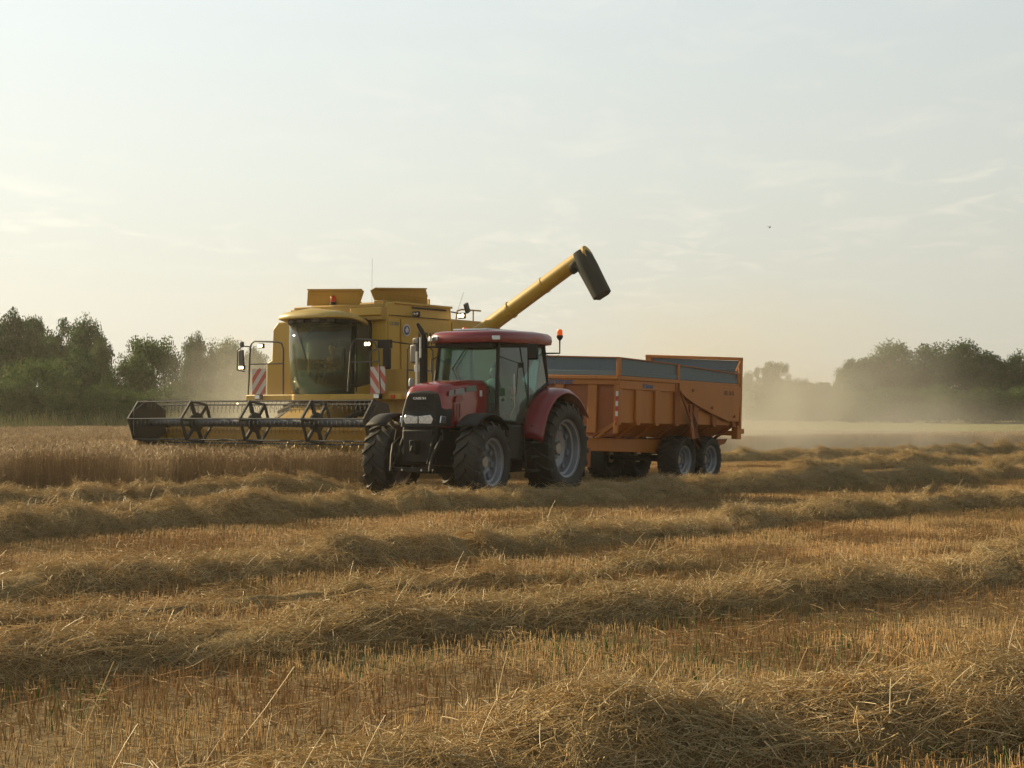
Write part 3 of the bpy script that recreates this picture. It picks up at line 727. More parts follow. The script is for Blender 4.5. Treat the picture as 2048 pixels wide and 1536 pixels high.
# ------------------------------------------------------------------ tractor
def make_tractor():
    T = empty('tractor', (-0.005, 32.153, 0.0), (0, 0, rad(180 - 28.5)))
    tag(T, 'dark red farm tractor with black grille and amber beacons pulling the orange trailer', 'tractor')
    wheel(T, (-.95, 0, .90), .90, .62, .53, -1, 22, .05); wheel(T, (.95, 0, .90), .90, .62, .53, 1, 22, .05)
    wheel(T, (-.95, 2.83, .71), .72, .50, .40, -1, 18, .042, steer=rad(3)); wheel(T, (.95, 2.83, .71), .72, .50, .40, 1, 18, .042, steer=rad(3))
    # chassis
    b = MB(); b.box(-.30, .30, -.6, 3.1, .62, 1.25); b.box(-.22, .22, 1.0, 3.2, .50, .66); b.box(-.34, .34, .2, 1.2, .45, .7); b.tube([(-.8, 0, .9), (.8, 0, .9)], .16, 12); b.box(-.42, .42, -.75, -.4, .55, 1.2)
    b.build('chassis', 'frame', T, .02)
    b = MB(); b.tube([(-.82, 2.83, .71), (.82, 2.83, .71)], .10, 12); b.box(-.2, .2, 2.6, 3.06, .55, .9)
    for s in (-1, 1): b.lathe([(0, -.1), (.17, -.1), (.17, .12), (0, .12)], 'x', (s * .70, 2.83, .71), 16)
    b.build('front_axle', 'frame', T, .01)
    # hood
    sec = [hoodsec(3.40, .33, 1.34, 1.94, .14, .14), hoodsec(3.34, .385, 1.33, 2.00, .15, .10), hoodsec(3.18, .42, 1.32, 2.07, .16, .03), hoodsec(2.75, .44, 1.31, 2.12, .16), hoodsec(2.25, .47, 1.31, 2.17, .16), hoodsec(1.80, .48, 1.31, 2.18, .16)]
    loft(sec).build('hood', 'red', T, angle=50)
    # black grille shell standing proud of the nose
    def gsec(y, k, top): return [(x * k, y - .13 * (z - 1.34) / .6, z) for x, z in [(-.37, 1.34), (-.375, 1.6), (-.34, 1.80), (-.29, 1.92), (-.18, top), (0, top + .015), (.18, top), (.29, 1.92), (.34, 1.80), (.375, 1.6), (.37, 1.34)]]
    g = loft([gsec(3.06, 1.17, 1.90), gsec(3.22, 1.15, 1.94), gsec(3.36, 1.06, 1.965), gsec(3.44, 1.0, 1.96), gsec(3.475, .90, 1.93)]); gr = g.build('grille', 'black', T, angle=40)
    for i in range(9):
        z = 1.62 + i * .034; yy = 3.478 - .13 * (z - 1.34) / .6
        q = MB(); q.box(-.27, .27, yy - .002, yy + .006, z, z + .012); q.build('grille_slat', 'frame', gr, 0)
    text('maker_lettering', 'CASE IH', .056, 'letter_white', gr, (0.02, 3.49 - .13 * (1.84 - 1.34) / .6, 1.835), (rad(90 + 12), 0, rad(180)), sx=1.35, bold=.002)
    for s in (-1, 1):
        q = MB(); q.prism([(s * .012, 1.39), (s * .012, 1.52), (s * .26, 1.545), (s * .31, 1.47), (s * .27, 1.385)], 'y', 3.40, 3.466); hl = q.build('headlight', 'lampglass', T, .008)
        for x in (.08, .20):
            q = MB(); q.lathe([(0, .0), (.045, .004), (.05, .012), (.056, .0)], 'y', (s * x, 3.462, 1.465), 20); q.build('reflector', 'chrome', hl)
        q = MB(); q.prism([(3.10, 1.40), (3.40, 1.40), (3.37, 1.53), (3.14, 1.51)], 'x', s * .40, s * .425); q.build('side_lamp', 'lampglass', T, .006)
    # front support, weights bracket and linkage under the grille
    b = MB(); b.prism([(2.95, .62), (3.42, .66), (3.46, 1.02), (3.40, 1.33), (2.95, 1.33)], 'x', -.36, .36); b.box(-.30, .30, 3.40, 3.50, .70, 1.28); b.build('front_support', 'black', T, .02)
    for s in (-1, 1):
        q = MB(); q.tube([(s * .42, 3.35, 1.16), (s * .46, 3.55, 1.02), (s * .42, 3.66, .84), (s * .40, 3.70, .66), (s * .40, 3.72, .56)], [.025, .03, .03, .035, .03], 8); q.build('lift_arm', 'black', T)
        q = MB(); q.tube([(s * .30, 3.42, 1.20), (s * .33, 3.62, .82)], .03, 8); q.tube([(s * .33, 3.62, .82), (s * .34, 3.72, .68)], .015, 8); q.build('lift_ram', 'frame', T)
        q = MB(); q.tube([(s * .36, 3.3, 1.24), (s * .48, 3.42, 1.28), (s * .50, 3.45, 1.10)], .012, 6); q.build('hose', 'black', T)
    b = MB(); b.box(-.44, .44, 3.60, 3.68, .54, .62); b.box(-.06, .06, 3.5, 3.66, .86, 1.10); b.tube([(0, 3.6, 1.05), (0, 3.7, .9)], .03, 8); b.build('linkage_bar', 'black', T, .01)
    for x in (-.44, -.22, .18, .42):
        q = MB(); q.lathe([(0, .02), (.022, .02), (.026, 0), (0, -.01)], 'y', (x, 3.69, .58), 10); q.build('coupling', 'chrome', T)
    # hood side decals, vents
    for x, s in ((-.445, -1), (.445, 1)):
        for (y0, y1, z0, z1, mt) in ((2.98, 3.16, 1.90, 2.00, 'decal_grey'), (2.62, 2.94, 1.93, 2.03, 'decal_grey'), (2.20, 2.56, 1.98, 2.08, 'decal_green')):
            q = MB(); q.prism([(y0, z0), (y1, z0 - .02), (y1 - .03, z1 - .03), (y0 + .02, z1)], 'x', x + s * .004, x + s * .012 + s * .015 * (3.1 - y0)); q.build('decal', mt, T)
        q = MB(); q.prism([(2.66, 1.80), (2.98, 1.76), (2.90, 1.88), (2.70, 1.90)], 'x', x + s * .012, x + s * .022)
        for k in range(3): q.prism([(2.74 + k * .085, 1.50), (2.79 + k * .085, 1.50), (2.80 + k * .085, 1.74), (2.75 + k * .085, 1.75)], 'x', x + s * .010, x + s * .018)
        q.build('side_vent', 'red_fender', T)
        q = MB(); q.prism([(2.05, 1.30), (3.0, 1.30), (2.96, 1.36), (2.05, 1.36)], 'x', x, x + s * .012); q.build('hood_lip', 'black', T)
        q = MB(); q.box(x + s * .033, x + s * .042, 2.03, 2.11, 1.88, 1.99); q.build('sticker', 'white', T)
    # cab: frame
    fz, rz_ = 1.45, 2.86
    A0, A1 = (.63, 1.76), (.83, .40)        # half width, y at the front and at the rear of the door
    b = MB()
    for s in (-1, 1):
        b.tube([(s * .70, 1.86, 1.42), (s * .66, 1.78, 2.2), (s * .62, 1.66, 2.9)], .036, 8)
        b.tube([(s * .70, 1.80, 1.44), (s * .84, 1.10, 1.38), (s * .85, .62, 1.95), (s * .84, .12, 2.15)], .03, 8)
        b.tube([(s * .82, .10, 2.10), (s * .80, .22, 2.9)], .045, 8)
        b.tube([(s * .845, .92, 1.5), (s * .82, .86, 2.9)], .015, 6)
        b.tube([(s * .62, 1.70, 2.86), (s * .80, .2, 2.86)], .04, 8)
    b.tube([(-.62, 1.70, 2.86), (.62, 1.70, 2.86)], .04, 8); b.tube([(-.80, .16, 2.86), (.80, .16, 2.86)], .04, 8); b.tube([(-.8, .1, 2.1), (.8, .1, 2.1)], .04, 8)
    b.build('cab_frame', 'black', T)
    b = MB(); b.prism([(-.02, 1.25), (1.85, 1.25), (1.88, 1.45), (1.1, 1.40), (.62, 1.9), (.1, 2.12), (-.02, 2.1)], 'x', -.72, .72); b.build('cab_lower_body', 'black', T, .015)
    def pane(name, pts, mat, parent=T):
        c = [Vector(p) for p in pts]; n = (c[1] - c[0]).cross(c[2] - c[0]).normalized() * .006
        k = len(c); return MB().add([p + n for p in c] + [p - n for p in c], [tuple(range(k)), tuple(range(2 * k - 1, k - 1, -1))] + [(i, i + k, (i + 1) % k + k, (i + 1) % k) for i in range(k)]).build(name, mat, parent, smooth=False)
    pane('windscreen', [(-.68, 1.84, 1.46), (.68, 1.84, 1.46), (.60, 1.68, 2.84), (-.60, 1.68, 2.84)], 'glass')
    for s in (-1, 1):
        pane('door_glass', [(s * .70, 1.78, 1.46), (s * .845, 1.10, 1.42), (s * .85, .62, 1.98), (s * .835, .14, 2.16), (s * .79, .24, 2.84), (s * .62, 1.64, 2.84)], 'glass_door')
        q = MB(); q.box(s * .845, s * .875, 1.46, 1.62, 1.92, 2.06); q.lathe([(0, .0), (.03, 0), (.03, .03), (0, .03)], 'x', (s * .86, 1.54, 1.84), 12); q.build('door_handle', 'steel', T, .006)
    pane('rear_window', [(-.78, .10, 2.14), (.78, .10, 2.14), (.76, .18, 2.84), (-.76, .18, 2.84)], 'glass')
    # roof
    def rsec(z, k, kf=1.0):
        pts = []
        out = [(-.86, -.05), (-.90, .35), (-.86, 1.1), (-.78, 1.72), (-.66, 1.93), (-.45, 2.03), (0, 2.06), (.45, 2.03), (.66, 1.93), (.78, 1.72), (.86, 1.1), (.90, .35), (.86, -.05), (.6, -.16), (0, -.20), (-.6, -.16)]
        for x, y in out: pts.append((x * k, .93 + (y - .93) * k * kf, z + (.03 * (1 - abs(y - .6) / 1.4) if z > 3.0 else 0)))
        return pts
    roof = loft([rsec(2.87, .90), rsec(2.885, .985), rsec(2.96, 1.0), rsec(3.03, .985), rsec(3.075, .93), rsec(3.10, .80), rsec(3.105, .4)]).build('roof', 'red_fender', T, angle=45)
    q = MB(); q.prism([(-.42, .55), (-.36, 1.62), (.36, 1.62), (.42, .55)], 'z', 3.115, 3.155); q.build('roof_hatch', 'lampglass', roof, .01)
    for (x, y, w_, r_) in ((-.70, 1.90, .15, rad(40)), (.70, 1.90, .15, rad(-40)), (.52, 2.01, .14, rad(-12))):
        q = MB(); q.obox((x, y, 2.955), (w_, .06, .085), (0, 0, r_)); q.build('roof_lamp', 'lampglass', roof, .01)
    b = MB(); b.box(-.60, .60, 1.70, 1.90, 2.80, 2.875); b.build('visor', 'black', T, .01)
    # beacons
    def beacon(x, y, z, parent, mat='amber', r=.055, h=.15):
        q = MB(); q.lathe([(0, -.07), (.025, -.06), (.05, -.03), (r + .008, 0), (r + .008, .03), (0, .03)], 'z', (x, y, z), 18); k = q.build('beacon', 'black', parent)
        q = MB(); q.lathe([(r, .03), (r * .98, h * .7), (r * .75, h * .95), (0, h)], 'z', (x, y, z), 18); q.build('beacon_lens', mat, k)
    beacon(-1.13, .16, 3.03, T); beacon(.62, .75, 3.10, T, 'redlens', .055, .13)
    b = MB(); b.tube([(-.82, .2, 2.72), (-1.13, .16, 2.72), (-1.13, .16, 2.98)], .017, 8); b.tube([(-.86, .19, 2.70), (-1.0, .17, 2.60), (-1.11, .16, 2.69)], .005, 5); b.build('beacon_pole', 'black', T)
    # mirrors
    b = MB(); b.tube([(-.66, 1.66, 2.80), (-.95, 1.52, 2.80), (-1.12, 1.40, 2.80)], .016, 6); a = b.build('mirror_arm', 'black', T)
    q = MB(); q.obox((-1.18, 1.36, 2.71), (.21, .06, .30), (0, 0, rad(15))); q.build('mirror', 'black', a, .03)
    q = MB(); q.obox((-1.00, 1.47, 2.46), (.09, .05, .10), (0, 0, rad(15))); q.tube([(-.66, 1.7, 2.62), (-.95, 1.5, 2.5), (-.90, 1.50, 1.9)], .010, 6); q.build('small_mirror', 'black', a, .01)
    b = MB(); b.tube([(.64, 1.70, 2.82), (.95, 1.70, 2.82), (1.12, 1.70, 2.82)], .022, 6); a = b.build('mirror_arm', 'black', T)
    q = MB(); q.obox((1.16, 1.70, 2.70), (.20, .09, .36), (0, 0, rad(-10))); q.build('mirror', 'grey', a, .035)
    q = MB(); q.obox((1.12, 1.70, 2.94), (.17, .08, .13), (0, 0, rad(-10))); q.build('small_mirror', 'grey', a, .03)
    q = MB(); q.obox((1.08, 1.74, 2.42), (.12, .05, .13), (0, 0, 0)); q.build('marker_plate', 'white', a, .01)
    # exhaust
    b = MB(); b.tube([(.70, 2.14, 1.9), (.70, 2.14, 2.96)], .075, 16); b.tube([(.70, 2.14, 2.94), (.70, 2.14, 3.02), (.74, 2.17, 3.12), (.80, 2.20, 3.24)], [.05, .05, .048, .028], 12); ex = b.build('exhaust', 'black', T)
    q = MB(); q.tube([(.80, 2.21, 1.7), (.80, 2.21, 2.72)], .026, 10); q.tube([(.70, 2.25, 2.6), (.70, 2.25, 2.98)], .02, 8); q.build('exhaust_guard', 'chrome', ex)
    q = MB(); q.tube([(.66, 1.74, 2.62), (.62, 2.0, 2.56), (.60, 2.05, 2.3)], .012, 6); q.build('hose', 'black', T)
    q = MB(); q.lathe([(0, .0), (.045, 0), (.05, .10), (.03, .14), (0, .15)], 'z', (.40, 3.05, 2.06), 14); q.build('precleaner', 'decal_grey', T)
    # steps and tank
    b = MB(); b.box(-1.02, -.55, 1.45, 2.02, .72, 1.36); b.build('fuel_tank', 'black', T, .04)
    b = MB()
    for z in (.50, .76, 1.02): b.box(-1.20, -1.00, 1.10, 1.46, z, z + .03)
    for y in (1.10, 1.46): b.tube([(-1.10, y, .48), (-1.03, y, 1.35)], .018, 6)
    b.build('steps', 'frame', T)
    b = MB(); b.tube([(-.86, 1.66, 1.5), (-.92, 1.60, 1.7), (-.90, 1.56, 2.3)], .014, 6); b.tube([(-.95, 1.86, 1.2), (-.95, 1.86, 1.36)], .018, 6); b.build('handrail', 'steel', T)
    # rear fenders
    for s in (-1, 1):
        P = []
        for a in range(8, 152, 6):
            rr = 1.13 if a < 60 else 1.13 - .05 * min(1, (a - 60) / 60)
            z = .92 + rr * math.sin(rad(a)); y = .04 + rr * math.cos(rad(a))
            P.append([(s * .70, y, z + .02), (s * .95, y, z + .03), (s * 1.18, y, z + .01), (s * 1.25, y * .995, z - .05), (s * 1.26, .04 + (y - .04) * .94, .92 + (z - .92) * .93)])
        MB().grid(P).build('rear_fender', 'red_fender', T, angle=60, solid=.02)
        q = MB(); q.prism([(p[0][1], p[0][2]) for p in P[::2]] , 'x', s * .70, s * .73); q.build('fender_inner_panel', 'black', T)
        P = []
        for a in range(48, 140, 6):
            z = .73 + .83 * math.sin(rad(a)); y = 2.83 + .83 * math.cos(rad(a)); P.append([(s * .74, y, z), (s * .95, y, z + .015), (s * 1.14, y, z), (s * 1.16, y, z - .02)])
        MB().grid(P).build('front_fender', 'black', T, angle=60, solid=.02)
        q = MB(); q.tube([(s * .72, 2.83, .9), (s * .72, 2.60, 1.3), (s * .85, 2.75, 1.53)], .02, 6); q.build('fender_bracket', 'frame', T)
    # cab interior
    b = MB(); b.box(-.24, .24, .45, .92, 1.40, 1.66); b.obox((0, .42, 2.0), (.46, .13, .70), (rad(-8), 0, 0)); b.obox((0, .36, 2.46), (.26, .09, .2), (rad(-8), 0, 0)); b.build('seat', 'seat', T, .04)
    b = MB(); b.box(-.30, .30, 1.42, 1.70, 1.40, 1.98); b.tube([(0, 1.42, 1.75), (0, 1.25, 2.02)], .035, 8); b.box(.42, .62, .5, 1.2, 1.4, 1.98); b.obox((.48, 1.1, 2.15), (.08, .2, .25), (0, 0, .3)); b.build('dashboard', 'interior', T, .02)
    ring = [(.19 * math.cos(k * math.pi / 12), 1.25 + .19 * math.sin(k * math.pi / 12) * .8, 2.03 + .19 * math.sin(k * math.pi / 12) * .6) for k in range(24)]
    q = MB(); q.tube(ring, .014, 6, closed=True); q.tube([ring[0], ring[12]], .01, 6); q.tube([ring[18], (0, 1.25, 2.03)], .01, 6); q.build('steering_wheel', 'interior', T)
    q = MB(); q.tube([(-.1, 1.875, 1.75), (.28, 1.79, 2.4)], .008, 5); q.tube([(.28, 1.79, 2.4), (.05, 1.74, 2.75)], .012, 5); q.build('wiper', 'black', T)
    # rear hitch
    b = MB(); b.box(-.10, .10, -1.15, -.6, .48, .58); b.tube([(-.35, -.6, .7), (-.35, -1.2, .55)], .03, 8); b.tube([(.35, -.6, .7), (.35, -1.2, .55)], .03, 8); b.build('rear_hitch', 'frame', T, .01)
    R = T.matrix_basis if False else Matrix.Translation(T.location) @ Euler(T.rotation_euler).to_matrix().to_4x4()
    p = R @ Vector((0, .66, 1.62))
    person('person', 'person in a pale shirt driving the red tractor', p, T.rotation_euler.z, 'shirt', {'l': ((-.28, .14, .30), (-.14, .42, .42)), 'r': ((.30, .12, .30), (.15, .40, .42))})
    return T
make_tractor()

# ------------------------------------------------------------------ trailer
def make_trailer():
    R = empty('grain_trailer', (2.165, 34.5, 0.03), (rad(.9), rad(-1.3), rad(180 - 33)))
    tag(R, 'orange tipping grain trailer with blue grey side boards hitched behind the tractor', 'trailer')
    Wd = 2.45; Lh = 5.93
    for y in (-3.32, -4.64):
        wheel(R, (.30, y, .54), .54, .50, .30, -1, 24, .02, rimmat='rim'); wheel(R, (Wd - .30, y, .54), .54, .50, .30, 1, 24, .02, rimmat='frame')  # far rims darker, for dirt and for trailer shade put into the colour
    b = MB(); b.tube([(.4, -3.32, .54), (Wd - .4, -3.32, .54)], .06, 8); b.tube([(.4, -4.64, .54), (Wd - .4, -4.64, .54)], .06, 8)
    for x in (.72, Wd - .72): b.prism([(-2.9, .66), (-5.1, .66), (-4.7, .8), (-3.3, .8)], 'x', x - .05, x + .05)
    b.build('axle', 'frame', R)
    for x in (.72, Wd - .72):
        b = MB(); b.prism([(.1, .74), (.1, 1.02), (-5.4, .96), (-5.4, .80), (-2.9, .68)], 'x', x - .09, x + .09); b.build('chassis_beam', 'orange', R, .012)
    b = MB(); b.prism([(.1, .98), (.1, .76), (1.0, .60), (1.9, .52), (1.9, .62), (1.0, .78)], 'x', Wd / 2 - .12, Wd / 2 + .12); b.box(.7, Wd - .7, -.1, .1, .72, .98); b.build('drawbar', 'orange_dark', R, .01)
    b = MB(); b.box(.62, .80, .0, .16, .40, .80); b.build('support_leg', 'orange_dark', R, .012)
    b = MB(); b.box(.60, Wd - .60, -5.5, -.05, 1.035, 1.10); b.build('box_floor', 'orange_dark', R)
    # sides
    ribs = [0.0, -.85, -1.72, -2.66, -3.6, -4.55, -5.60]
    for sx, x0 in ((-1, 0.0), (1, Wd)):
        ins = -sx
        side = empty  # noqa
        b = MB(); b.box(x0 + ins * .06, x0 + ins * .10, -Lh, 0, 1.35, 2.33)
        b.hexa([(x0 + ins * .06, -Lh + .15, 1.35), (x0 + ins * .58, -Lh + .25, 1.06), (x0 + ins * .58, -.05, 1.06), (x0 + ins * .06, -.05, 1.35),
                (x0 + ins * .10, -Lh + .15, 1.37), (x0 + ins * .62, -Lh + .25, 1.08), (x0 + ins * .62, -.05, 1.08), (x0 + ins * .10, -.05, 1.37)])
        sp = b.build('side_panel', 'orange', R)
        b = MB(); b.box(x0, x0 + ins * .12, -Lh, 0, 2.25, 2.335); b.build('top_rail', 'orange', sp, .012)
        b = MB(); b.box(x0 + ins * .02, x0 + ins * .062, -Lh + .05, -.1, 2.06, 2.247); b.build('upper_band', 'orange', sp, .008)
        for y in ribs:
            q = MB(); q.box(x0, x0 + ins * .061, y - .17, y + .0 if y == 0 else y + .05, 1.38, 2.058 if y > -2.5 else 2.24)
            q.hexa([(x0, y - .15, 1.30), (x0 + ins * .08, y - .15, 1.30), (x0 + ins * .08, y, 1.30), (x0, y, 1.30), (x0, y - .17, 1.38), (x0 + ins * .06, y - .17, 1.38), (x0 + ins * .06, y + .03, 1.38), (x0, y + .03, 1.38)])
            q.hexa([(x0 + ins * .50, y - .10, 1.0), (x0 + ins * .60, y - .10, 1.0), (x0 + ins * .60, y - .03, 1.0), (x0 + ins * .50, y - .03, 1.0),
                    (x0 + ins * .02, y - .12, 1.33), (x0 + ins * .14, y - .12, 1.33), (x0 + ins * .14, y - .02, 1.33), (x0 + ins * .02, y - .02, 1.33)])
            q.build('rib', 'orange_dark' if y < -2.5 else 'orange', sp, .01)
        # extension boards between posts
        for (ya, yb, za, zb) in ((-.10, -2.68, 2.70, 2.66), (-2.78, -5.80, 2.655, 2.56)):
            q = MB(); q.prism([(ya, 2.34), (yb, 2.34), (yb, zb), (ya, za)], 'x', x0 + ins * .03, x0 + ins * .055); q.build('side_board', 'blue_sheet', R)
            q = MB(); q.prism([(ya, 2.34), (yb, 2.34), (yb, 2.43), (ya, 2.44)], 'x', x0 + ins * .005, x0 + ins * .03); q.build('board_rail', 'blue_sheet', R, .006)
            q = MB(); q.prism([(ya, za), (yb, zb), (yb, zb + .025), (ya, za + .025)], 'x', x0 + ins * .0, x0 + ins * .06); q.build('board_cap', 'orange_dark', R)
        for y in (-.05, -2.73, -5.85):
            q = MB(); q.box(x0 - ins * .01, x0 + ins * .065, y - .045, y + .045, 2.336, 2.70 if y > -1 else (2.67 if y > -5 else 2.60)); q.build('board_post', 'orange', R, .006)
        # tailgate cheek plate
        q = MB(); q.prism([(-2.72, 2.26), (-5.90, 2.26), (-5.82, 1.44), (-5.25, 1.44), (-4.30, 1.62), (-3.52, 1.80), (-3.05, 1.94), (-2.72, 2.10)], 'x', x0 - ins * .045, x0 - ins * .008); ck = q.build('cheek_plate', 'orange', R, .008)
        for (y, z) in ((-3.35, 2.12), (-4.35, 1.74), (-5.55, 1.56)):
            q = MB(); q.lathe([(0, -sx * -.02), (.035, -sx * -.02), (.035, .0), (0, 0)], 'x', (x0 - ins * .055, y, z), 10); q.build('bolt', 'orange_dark', ck)
        # ram and its arm
        q = MB(); q.tube([(x0 - ins * .09, -2.66, 2.08), (x0 - ins * .09, -3.20, 1.42)], .028, 8); ra = q.build('tailgate_ram', 'orange_dark', R)
        q = MB(); q.tube([(x0 - ins * .09, -3.20, 1.42), (x0 - ins * .07, -3.36, 1.18)], .015, 6); q.build('ram_rod', 'steel', ra)
        q = MB(); q.prism([(-3.16, 1.80), (-3.24, 1.80), (-3.52, 1.20), (-3.50, .96), (-3.72, .80), (-3.80, .86), (-3.60, 1.02), (-3.30, 1.02), (-3.22, 1.3)], 'x', x0 - ins * .03, x0 - ins * .09); q.build('latch_arm', 'orange_dark', R, .01)
        q = MB(); q.tube([(x0 - ins * .06, -3.25, 1.72), (x0 - ins * .06, -3.60, 1.34), (x0 - ins * .06, -3.42, 1.32)], .01, 5); q.build('hose', 'black', R)
    # front wall
    b = MB(); b.box(.10, Wd - .10, -.10, -.06, 1.10, 2.33); fw = b.build('front_wall', 'orange_dark', R)
    b = MB(); b.box(.0, Wd, -.055, .0, 2.14, 2.33); b.build('upper_band', 'orange', fw, .01)
    b = MB(); b.box(.0, Wd, -.05, .04, 2.255, 2.335); b.build('top_rail', 'orange', fw, .01)
    for x0, x1 in ((.0, .10), (.52, .74), (1.34, 1.56), (2.35, 2.45)):
        q = MB(); q.box(x0, x1, -.057, -.003, 1.12, 2.138); q.build('rib', 'orange', fw, .01)
    q = MB(); q.prism([(.06, 2.34), (Wd - .06, 2.34), (Wd - .06, 2.74), (.06, 2.70)], 'y', -.07, -.045); q.build('front_board', 'blue_sheet', R)
    q = MB(); q.prism([(.06, 2.34), (Wd - .06, 2.34), (Wd - .06, 2.44), (.06, 2.44)], 'y', -.045, -.01); q.build('board_rail', 'blue_sheet', R, .006)
    q = MB(); q.prism([(.0, 2.70), (Wd, 2.74), (Wd, 2.765), (.0, 2.725)], 'y', -.08, .0); q.build('board_cap', 'orange_dark', R)
    text('maker_lettering', 'Brimont', .17, 'letter_blue', fw, (1.42, .004, 2.20), (rad(90), 0, rad(180)), sx=1.05, bold=.006, shear=.2)
    text('maker_lettering', 'Brimont', .14, 'letter_blue', R, (.017, -1.33, 2.15), (rad(90), 0, rad(-90)), sx=1.0, bold=.005, shear=.2)
    text('model_lettering', 'BB 16 R', .14, 'letter_dark', R, (-.047, -5.25, 2.10), (rad(90), 0, rad(-90)), sx=1.2, bold=.004)
    for k in range(6):
        q = MB(); q.box(-.006, .05, -.002, .006, 1.38 + k * .105, 1.38 + (k + 1) * .105); q.build('reflector_strip', 'white' if k % 2 else 'decal_red', fw)
    # tailgate with raised grid
    y = -Lh
    b = MB(); b.box(.0, Wd, y - .06, y - .02, 1.30, 2.34); tg = b.build('tailgate', 'orange_dark', R)
    b = MB(); b.box(-.03, .05, y - .08, y + .02, 1.25, 2.96); b.box(Wd - .05, Wd + .13, y - .08, y + .02, 1.25, 3.02)
    b.prism([(-.03, 2.90), (Wd + .13, 2.965), (Wd + .13, 3.04), (-.03, 2.975)], 'y', y - .085, y + .025); b.build('tailgate_frame', 'orange', tg, .01)
    b = MB(); b.prism([(.052, 2.345), (Wd - .052, 2.345), (Wd - .052, 2.96), (.052, 2.895)], 'y', y - .05, y - .025); b.build('tailgate_sheet', 'blue_sheet', tg)
    for z in (2.42, 2.66): q = MB(); q.box(.055, Wd - .055, y - .024, y + .004, z, z + .05); q.build('tailgate_rail', 'blue_sheet', tg, .006)
    q = MB(); q.hexa([(-.02, y + .25, 2.62), (.02, y + .25, 2.62), (.02, y, 2.88), (-.02, y, 2.88), (-.02, y + .25, 2.65), (.02, y + .25, 2.65), (.02, y, 2.92), (-.02, y, 2.92)]); q.build('brace', 'orange', tg)
    b = MB(); b.box(-.02, .14, y - .10, y + .12, 1.02, 1.34); b.box(-.01, .08, y - .28, y - .1, 1.15, 1.27); b.box(.1, Wd - .1, y + .0, y + .12, 1.10, 1.22); b.build('rear_frame', 'orange', R, .01)
    b = MB(); b.prism([(-5.2, .98), (-5.95, 1.02), (-5.8, .90), (-5.5, .86)], 'x', .3, Wd - .3); b.build('rear_sill', 'orange_dark', R)
    return R
make_trailer()

